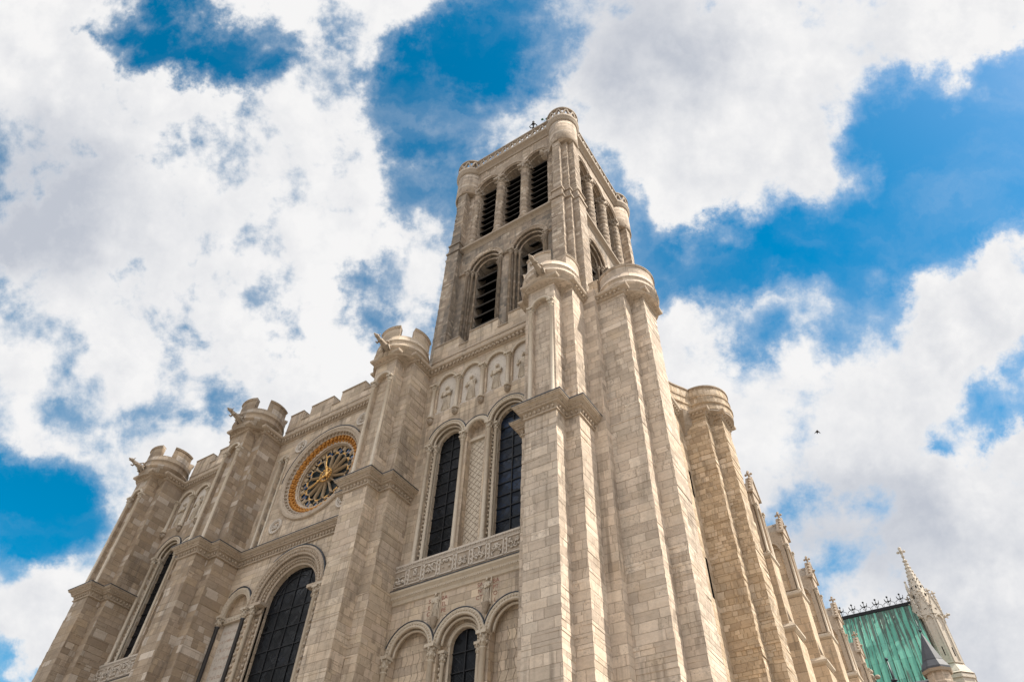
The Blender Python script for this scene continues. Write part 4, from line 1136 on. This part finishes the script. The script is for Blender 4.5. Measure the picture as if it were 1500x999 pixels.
# corners
for k in range(4):
    F = FT[k]; Fn = FT[(k + 1) % 4]
    def FC(a, bb, z, F=F): return F(5.53 - a, -bb, z)      # a from the next face, bb from this face
    ins = .06
    def prof(i): return [(1.70 - i, .70), (1.70 - i, i), (.85 + i, i), (.85 + i, .38 + i), (.42 + i, .38 + i), (.42 + i, .72 + i * .5), (i, .72 + i * .5), (i, 1.70 - i), (.70, 1.70 - i), (.72, .72)]
    b = MB()
    b.courses(FC, prof(0.0), ZT0, ZS0, h=.32, seed=k)
    b.fprism(FC, prof(-.09), ZS0, ZS0 + .16); b.fprism(FC, prof(-.09), ZS0 + .16, ZS0 + .42, prof(.05)); b.fprism(FC, prof(.05), ZS0 + .42, ZS1 + .1)
    b.fprism(FC, prof(-.03), ZS1 + .1, ZS1 + .24); b.fprism(FC, prof(-.03), ZS1 + .24, ZS1 + .42, prof(.13))
    b.courses(FC, prof(.13), ZS1 + .42, 48.7, h=.32, amp=.022, seed=k + 9)
    b.fprism(FC, prof(.06), 48.7, 48.85); b.fprism(FC, prof(.13), 48.85, 49.5, prof(.28))
    cp = b.done('corner_buttress', 'sooty' if k in (3,) else 'tower', tw)
    b = MB(); ca, cb, r = 1.10, 1.10, 1.12
    G = lambda u, d, z, FC=FC: FC(ca - u, cb - d, z)
    b.lathe(G, 0, 0, [(r * .95, 48.45), (r, 48.55), (r, ZTC - .1)], 32)
    b.m = 1
    b.lathe(G, 0, 0, [(r, ZTC - .12), (r + .06, ZTC - .1), (r + .10, ZTC + .1), (r + .16, ZTC + .25), (r + .20, ZTC + .32), (r + .20, ZTC + .52), (r * .5, ZTC + .58)], 32)
    tr = b.done('turret', ['tower', 'oldcarve'], tw)
    b = MB(); zb, zt, R = ZTC + .55, ZTC + 1.85, r + .06
    for za, zc, t in ((zb, zb + .12, .10), (zt - .15, zt, .12)):
        b.archm(lambda u, d, z: G(u, z - 0, d), 0, 0, [(R - t, za), (R + t, za), (R + t, zc), (R - t, zc)], 32, 0, 2 * PI, True)
    n = 12
    for i in range(n):
        for s in (0, 1):
            pts = []
            for t in (0, .5, 1):
                a = 2 * PI * (i + (.5 * t if s == 0 else 1 - .5 * t)) / n
                pts.append((a, zb + .1 + (zt - zb - .2) * t))
            b.sweep([[G((R + q) * cos(a + w), (R + q) * sin(a + w), z) for w, q in ((-.055, -.08), (.055, -.08), (.055, .08), (-.055, .08))] for a, z in pts])
    b.done('turret_balustrade', 'oldcarve', tr)
b = MB(); b.box(TX - 3.2, TX + 3.2, TY - 3.3, TY + 3.3, 26.7, ZTC); b.done('shade_core', 'void', tw)  # black box added inside so the louvred openings look dark
b = MB(); b.box(TX - 4.9, TX + 4.9, TY - 5.0, TY + 5.0, ZTC + .3, ZTC + .7); b.done('tower_roof', 'slate_lead', tw)
b = MB(); b.box(30.26, 30.36, 2.3, 2.4, 49.2, 51.15); b.done('downpipe', 'verdi_pipe', tw)
b = MB(); b.box(27.9, 28.25, 1.55, 1.9, 47.6, 48.4); b.blob((28.05, 1.45, 47.9), (.2, .3, .25), 7, 5); b.done('corner_gargoyle', 'oldcarve', tw)
b = MB(); fx, fy = 27.05, 1.74      # wrought finial on the balustrade
zf = ZTC + 1.70
b.tube([(fx, fy, zf), (fx, fy, zf + 1.6)], .04, 6)
for i in range(4):
    a = PI / 2 * i + .4; b.tube([(fx + .30 * q * cos(a), fy + .30 * q * sin(a), zf + z * .72) for q, z in ((0, .7), (.8, .85), (1.05, 1.25), (.6, 1.7), (0, 1.95))], .045, 5)
b.blob((fx, fy, zf + 1.65), .11, 8, 5); b.blob((fx, fy, zf + .48), .12, 8, 5); b.blob((fx, fy, zf + 1.3), .14, 8, 5)
b.done('roof_finial', 'iron', tw)

# ================================================================== nave flank
nave = thing('church_nave', 'long church side with gabled stone buttresses stepping away behind the bell tower', 'church nave', (24, 32, 0))
b = MB(); b.box(8, 31.2, 14.0, 48, -1.6, 20.0); b.done('nave_wall', 'tan', nave)
b = MB(); b.box(11, 28.5, 14.0, 52, 20.0, 25.0); b.done('clerestory_wall', 'tan', nave)
b = MB(); b.sweep([[(x, y, z) for x, z in ((31.0, 20.0), (28.4, 22.0), (28.4, 20.0))] for y in (14.0, 48.0)]); b.done('aisle_roof', 'slate_lead', nave)
b = MB(); b.sweep([[(x, y, z) for x, z in ((11.2, 24.9), (19.7, 31.0), (28.3, 24.9))] for y in (14.0, 54.0)]); b.done('nave_roof', 'slate', nave)
def cross_finial(b, p, s):
    x, y, z = p
    b.tube([(x, y, z), (x, y, z + s)], [s * .10, s * .07], 6); b.blob((x, y, z + s * .25), (s * .16, s * .16, s * .08), 6, 4)
    b.blob((x, y, z + s * 1.02), s * .15, 6, 4); b.blob((x, y, z + s * .70), s * .13, 6, 4)
    for dx, dy in ((1, 0), (-1, 0), (0, 1), (0, -1)): b.blob((x + dx * s * .26, y + dy * s * .26, z + s * .72), (s * .15, s * .15, s * .12), 6, 4)
def nave_buttress(y, label, dz=0.0, garg=True):
    F = lambda u, d, z: (d, y + u, z + dz)
    hw = .62; X1, X0 = 33.5, 31.0
    b = MB()
    b.fprism(F, [(-hw - .12, X0), (hw + .12, X0), (hw + .12, X1 + .30), (-hw - .12, X1 + .30)], -1.6 - dz, 16.0)
    b.fprism(F, [(-hw - .12, X0), (hw + .12, X0), (hw + .12, X1 + .30), (-hw - .12, X1 + .30)], 16.0, 16.7, [(-hw - .06, X0), (hw + .06, X0), (hw + .06, X1 + .06), (-hw - .06, X1 + .06)])
    b.fprism(F, [(-hw - .06, X0), (hw + .06, X0), (hw + .06, X1 + .06), (-hw - .06, X1 + .06)], 16.7, 20.4)
    b.fprism(F, [(-hw + .1, X0), (hw - .1, X0), (hw - .1, X1 - .14), (-hw + .1, X1 - .14)], 20.4, 24.9)
    root = b.done('buttress', 'tan', nave, label)
    for zz, q, xx in ((16.45, .17, X1 + .34), (20.55, .10, X1 + .10)):
        k = MB()
        pl = lambda o: [(-hw - q - o, X0), (hw + q + o, X0), (hw + q + o, xx + o), (-hw - q - o, xx + o)]
        k.fprism(F, pl(-.1), zz - .12, zz, pl(.04)); k.fprism(F, pl(.04), zz, zz + .12); k.fprism(F, pl(.04), zz + .12, zz + .45, pl(-.22))
        k.done('weathered_ledge', 'carved', root)
    k = MB()          # blind trefoil niche faces and gable
    for sy in (-1, 1):
        H = lambda u, d, z, sy=sy: F(sy * (hw - .1 + d), 32.55 + u, z)
        k.plate(H, rect(-.80, .80, 20.9, 24.95), [arch(0, 23.5, .52, 20.95, 14, 1.35)], .0, .14)
        k.archroll(H, 0, 23.5, .52, .13, .06, 14, ky=1.35); 
        for sx in (-1, 1): k.archroll(H, sx * .24, 23.55, .26, .06, .045, 10)
    H = lambda u, d, z: F(u, X1 - .14 + d, z)
    k.plate(H, rect(-hw + .1, hw - .1, 20.9, 24.95), [arch(0, 23.5, .36, 20.95, 14, 1.35)], .0, .14)
    k.plate(H, [(-hw - .1, 24.8), (hw + .1, 24.8), (0, 26.0)], [], -.1, .2)
    for sx in (-1, 1):
        k.sweep([[H(sx * (hw + .16) * (1 - t), d, 24.72 + 1.32 * t + o) for d, o in ((-.15, 0), (.27, 0), (.27, .14), (-.15, .14))] for t in (0, 1)])
        for i in range(4): k.blob(H(sx * (hw + .12) * (1 - (i + .4) / 4.4), .1, 24.98 + 1.3 * (i + .4) / 4.4), .10, 6, 4)
    k.m = 1
    k.sweep([[F(u, d, z) for u, z in ((-hw, 24.9), (hw, 24.9), (0, 25.85))] for d in (31.2, X1 - .1)])
    k.m = 0
    cross_finial(k, F(0, X1 - .05, 25.95), .62)
    k.done('gable', ['frieze_brown', 'oldcarve'], root)
    for u, d in ((-hw + .02, X1 - .02), (hw - .02, X1 - .02), (-hw + .02, 32.0)):
        colonnette(F, u, d, 20.75, 23.9, .075, root, cap_h=.35)
    k = MB(); q = lambda zz: F(0, 31.7, zz); k.lathe(F, 0, 32.3, [(.24, 24.9), (.2, 25.5), (.05, 26.2)], 8); cross_finial(k, F(0, 32.3, 26.0), .8); k.done('pinnacle', 'oldcarve', root)
    k = MB(); k.tube([F(-.35, X1 - .2, 18.9), F(-.45, X1 - .05, 17.9), F(-.4, X1 + .05, 16.9)], [.12, .10, .14], 6); k.done('water_spout', 'oldcarve', root)
    if garg: gargoyle(lambda u, d, z: F(u, d, z), 0, X1 - .75, 25.35, root, .95)
    return root
nave_buttress(16.85, 'nearest gabled nave buttress', -.45, False)
for i, (y, dz) in enumerate(((23.0, .15), (29.3, .05), (35.6, -.2), (41.9, -.4))): nave_buttress(y, ('second', 'third', 'fourth', 'farthest')[i] + ' gabled nave buttress', dz)

# ================================================================== transept with copper roof
trn = thing('transept', 'steep green copper roofed transept crossing the church far end', 'transept', (28, 56, 0))
b = MB(); b.box(8, 37.6, 51.0, 61.0, -1.6, 25.2); b.done('transept_wall', 'tan', trn)
RY, RZt, EY, EZ = 55.0, 33.35, 50.4, 24.6
def roofF(u, d, t):
    n = Vector((0, -(RZt - EZ), (RY - EY))).normalized() if False else Vector((0, -(RZt - EZ), RY - EY)).normalized()
    return (u, RY + (EY - RY) * t - (RZt - EZ) / 10 * d, RZt + (EZ - RZt) * t + (RY - EY) / 10 * d)
b = MB()
b.sweep([[(x, y, z) for y, z in ((EY, EZ), (RY, RZt), (2 * RY - EY, EZ))] for x in (14.0, 38.2)])
ro = b.done('copper_roof', 'copper', trn)
uvd = ro.data.uv_layers[0].data
for p in ro.data.polygons:
    for li in p.loop_indices:
        co = ro.data.vertices[ro.data.loops[li].vertex_index].co; uvd[li].uv = (co.x, (co.z - RZt - GZ) * 1.14)
k = MB()
for i in range(38):
    x = 14.3 + i * .62
    k.tube([(x, RY - .02, RZt - .03), (x, EY - .05, EZ + .02)], .035, 4)
k.done('standing_seam', 'copper', ro)
k = MB(); k.box(14, 38.2, RY - .16, RY + .16, RZt - .18, RZt + .12)
for i in range(20):
    x = 37.2 - i * 1.15; z = RZt + .1; s = 1.0
    for sx in (-1, 1):
        k.tube([(x + sx * .52, RY, z), (x + sx * .5, RY, z + .35), (x + sx * .2, RY, z + .52), (x + sx * .1, RY, z + .2)], .03, 5)
        k.tube([(x, RY, z + .45), (x + sx * .26, RY, z + .62), (x + sx * .3, RY, z + .84)], [.035, .05, .035], 5)
    k.tube([(x, RY, z), (x, RY, z + 1.0)], .035, 5); k.blob((x, RY, z + 1.0), .10, 6, 4); k.blob((x, RY, z + .55), .10, 6, 4)
k.done('ridge_cresting', 'iron', ro)

# ------------------------------------------------------------------ octagonal pinnacle tower at the transept corner
pt = thing('pinnacle_tower', 'slender octagonal stone turret ending in a crocketed spire beside the copper roof', 'pinnacle', (38.9, 55, 0))
px, py = 38.95, 55.0
FP = lambda u, d, z: (px + u, py - d, z)
def octa(r, rot=PI / 8): return [(r * cos(rot + PI / 4 * i), r * sin(rot + PI / 4 * i)) for i in range(8)]
b = MB()
b.fprism(FP, octa(1.55), -1.6, 26.2); b.fprism(FP, octa(1.55), 26.2, 26.9, octa(1.16)); b.fprism(FP, octa(1.14), 26.9, 32.0)
b.done('shaft', 'pinn', pt)
b = MB(); b.fprism(FP, octa(1.66), 25.6, 25.9); b.fprism(FP, octa(1.72), 26.0, 26.2, octa(1.5))
for i in range(8):
    a = PI / 4 * i; F = lambda u, d, z, a=a: (px + (1.055 + d) * cos(a) - u * sin(a), py + (1.055 + d) * sin(a) + u * cos(a), z)
    b.plate(F, rect(-.42, .42, 27.0, 32.0), [arch(0, 31.0, .26, 27.1, 12, 1.5)], -.02, .09)
    b.archroll(F, 0, 31.0, .30, .10, .05, 12, ky=1.5)
    b.plate(F, [(-.50, 31.5), (.50, 31.5), (0, 33.5)], [circ(0, 31.95, .13, 10)], .0, .14)
    for sx in (-1, 1):
        b.sweep([[F(sx * .52 * (1 - t), d, 31.5 + 2.0 * t + o) for d, o in ((-.02, 0), (.2, 0), (.2, .1), (-.02, .1))] for t in (0, 1)])
        for j in range(4): b.blob(F(sx * .52 * (1 - (j + .5) / 4.5), .14, 31.7 + 1.9 * (j + .5) / 4.5), .085, 5, 4)
    cross_finial(b, F(0, .08, 33.35), .62)
b.done('gable_ring', 'pinn', pt)
b = MB(); b.fprism(FP, octa(1.06), 32.0, 37.5, octa(.10))
for i in range(8):
    a = PI / 8 + PI / 4 * i
    for j in range(13):
        t = (j + .3) / 13; r = 1.06 - .96 * t; b.blob((px + r * cos(a), py + r * sin(a), 32 + 5.5 * t), (.10, .10, .085), 5, 4)
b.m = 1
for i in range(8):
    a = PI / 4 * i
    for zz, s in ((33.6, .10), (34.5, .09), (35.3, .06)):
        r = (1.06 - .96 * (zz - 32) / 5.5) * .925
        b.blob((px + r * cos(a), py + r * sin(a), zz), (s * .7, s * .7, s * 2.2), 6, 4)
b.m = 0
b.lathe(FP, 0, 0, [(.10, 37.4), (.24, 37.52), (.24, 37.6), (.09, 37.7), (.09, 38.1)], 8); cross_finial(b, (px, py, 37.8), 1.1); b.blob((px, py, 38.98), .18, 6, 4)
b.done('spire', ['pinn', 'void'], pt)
for i, (a, zz) in enumerate(((-PI / 2 - .5, 31.3), (-.2, 31.3), (PI - .4, 31.2))):
    G = lambda u, d, z, a=a: (px + d * cos(a) - u * sin(a), py + d * sin(a) + u * cos(a), z)
    gargoyle(G, 0, .85, zz, pt, .9, 'pinn')
b = MB(); b.tube([(px - .75, py - .35, 33.6), (px - .80, py - .35, 34.6), (px - .78, py - .35, 35.2)], [.17, .15, .07], 7); b.blob((px - .78, py - .35, 35.3), .11, 7, 5); b.done('spire_statue', 'pinn', pt)
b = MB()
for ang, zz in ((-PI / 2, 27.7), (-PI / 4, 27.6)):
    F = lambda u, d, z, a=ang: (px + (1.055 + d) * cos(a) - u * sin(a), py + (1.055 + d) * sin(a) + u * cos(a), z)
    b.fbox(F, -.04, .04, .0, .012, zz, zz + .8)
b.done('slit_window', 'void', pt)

# ------------------------------------------------------------------ slate-capped stair turret in front of the transept
stt = thing('stair_turret', 'small octagonal stone turret under a dark conical slate roof', 'stair turret', (37.95, 47, 0))
sx_, sy_ = 38.0, 47.0
FQ = lambda u, d, z: (sx_ + u, sy_ - d, z)
b = MB(); b.fprism(FQ, octa(.92), -1.6, 23.95); b.done('shaft', 'pale', stt)
b = MB(); b.fprism(FQ, octa(1.02), 22.6, 22.75); b.fprism(FQ, octa(1.12), 22.75, 22.9); b.fprism(FQ, octa(1.1), 23.75, 23.95, octa(1.2)); b.done('cornice', 'oldcarve', stt)
b = MB(); b.fprism(FQ, octa(1.18), 23.95, 24.12); b.fprism(FQ, octa(1.16), 24.12, 24.75, octa(.82)); b.fprism(FQ, octa(.84), 24.75, 27.1, octa(.06)); b.done('slate_cone', 'slate', stt)
b = MB(); b.tube([(sx_, sy_, 26.9), (sx_, sy_, 28.3)], [.06, .025], 6); b.blob((sx_, sy_, 27.35), .13, 7, 5); b.blob((sx_, sy_, 27.75), .06, 6, 4); b.done('lead_finial', 'lead', stt)
b = MB()
chp = thing('chapel', 'low slate roofed chapel between the nave buttresses and the stair turret', 'chapel', (34, 47, 0))
b.box(30, 37.3, 46.0, 51.0, -1.6, 22.2); b.done('chapel_wall', 'rubble', chp)
b = MB(); b.sweep([[(x, y, z) for y, z in ((45.7, 22.2), (48.0, 23.9), (50.9, 24.2), (50.9, 22.2))] for x in (30, 37.3)]); b.done('slate_slope', 'slate', chp)
b = MB(); b.tube([(34.6, 47.8, 23.6), (34.6, 47.8, 25.9)], [.12, .06], 6); b.blob((34.6, 47.8, 24.2), (.28, .28, .12), 8, 5); b.blob((34.6, 47.8, 25.95), .14, 7, 5); b.done('roof_finial', 'lead', chp)
b = MB(); cross_finial(b, (33.2, 46.0, 22.9), 1.6); b.done('stone_cross', 'oldcarve', chp)

# ================================================================== small things
b = MB()   # plant rooted on top of the corner turret
rn = random.Random(4); q = (28.35, 1.75, ZTC + 1.8)
plant = MB()
for i in range(9):
    a = rn.uniform(0, 6.28); L = rn.uniform(.3, .65); tip = (q[0] + L * cos(a) * .8, q[1] + L * sin(a) * .5, q[2] + L * rn.uniform(.5, 1.1))
    plant.tube([q, ((q[0] + tip[0]) / 2, (q[1] + tip[1]) / 2, q[2] + (tip[2] - q[2]) * .65), tip], [.02, .016, .01], 4); plant.blob(tip, (.13, .10, .08), 6, 4)
tag(plant.done('wild_plant', 'leaf'), 'small green weed sprouting on the top rim of the tower corner turret', 'plant')

b = MB()   # bird in flight
def bird_at(c, s):
    bb = MB()
    X = Vector((.80, .59, .08)).normalized(); ahead = Vector((.36, -.62, .68)).normalized()      # climbing towards the west
    X = (X - ahead * X.dot(ahead)).normalized(); Up = X.cross(ahead)
    P = lambda x, y, z: tuple(Vector(c) + (X * x + ahead * y + Up * z) * s)
    bb.tube([P(0, -.30, 0), P(0, -.14, 0), P(0, .05, 0), P(0, .2, .01), P(0, .28, .02)], [.03, .06, .075, .05, .02], 8)
    bb.blob(P(0, .25, .02), .05 * s, 7, 5)
    for sg in (-1, 1):
        pl = [(.02, .16), (.20, .12), (.42, -.10), (.64, -.40), (.40, -.26), (.20, -.12), (.02, -.14)]
        top = [P(sg * x, y, .02 + .10 * x) for x, y in pl]; bot = [P(sg * x, y, .0 + .10 * x) for x, y in pl]
        n = len(pl); bb.add(top + bot, [tuple(range(n)), tuple(range(n, 2 * n))] + [(i, (i + 1) % n, n + (i + 1) % n, n + i) for i in range(n)])
    bb.add([P(-.04, -.28, 0), P(.04, -.28, 0), P(.09, -.46, 0), P(0, -.38, 0), P(-.09, -.46, 0), P(-.04, -.28, .015), P(.04, -.28, .015), P(.09, -.46, .015), P(0, -.38, .015), P(-.09, -.46, .015)], [(0, 1, 2, 3, 4), (5, 6, 7, 8, 9), (0, 1, 6, 5), (1, 2, 7, 6), (2, 3, 8, 7), (3, 4, 9, 8), (4, 0, 5, 9)])
    return bb.done('bird', 'bird')
bd = bird_at((37.88, 20.0, 29.75), .36)
tag(bd, 'small dark bird gliding with spread wings against the white cloud', 'bird')
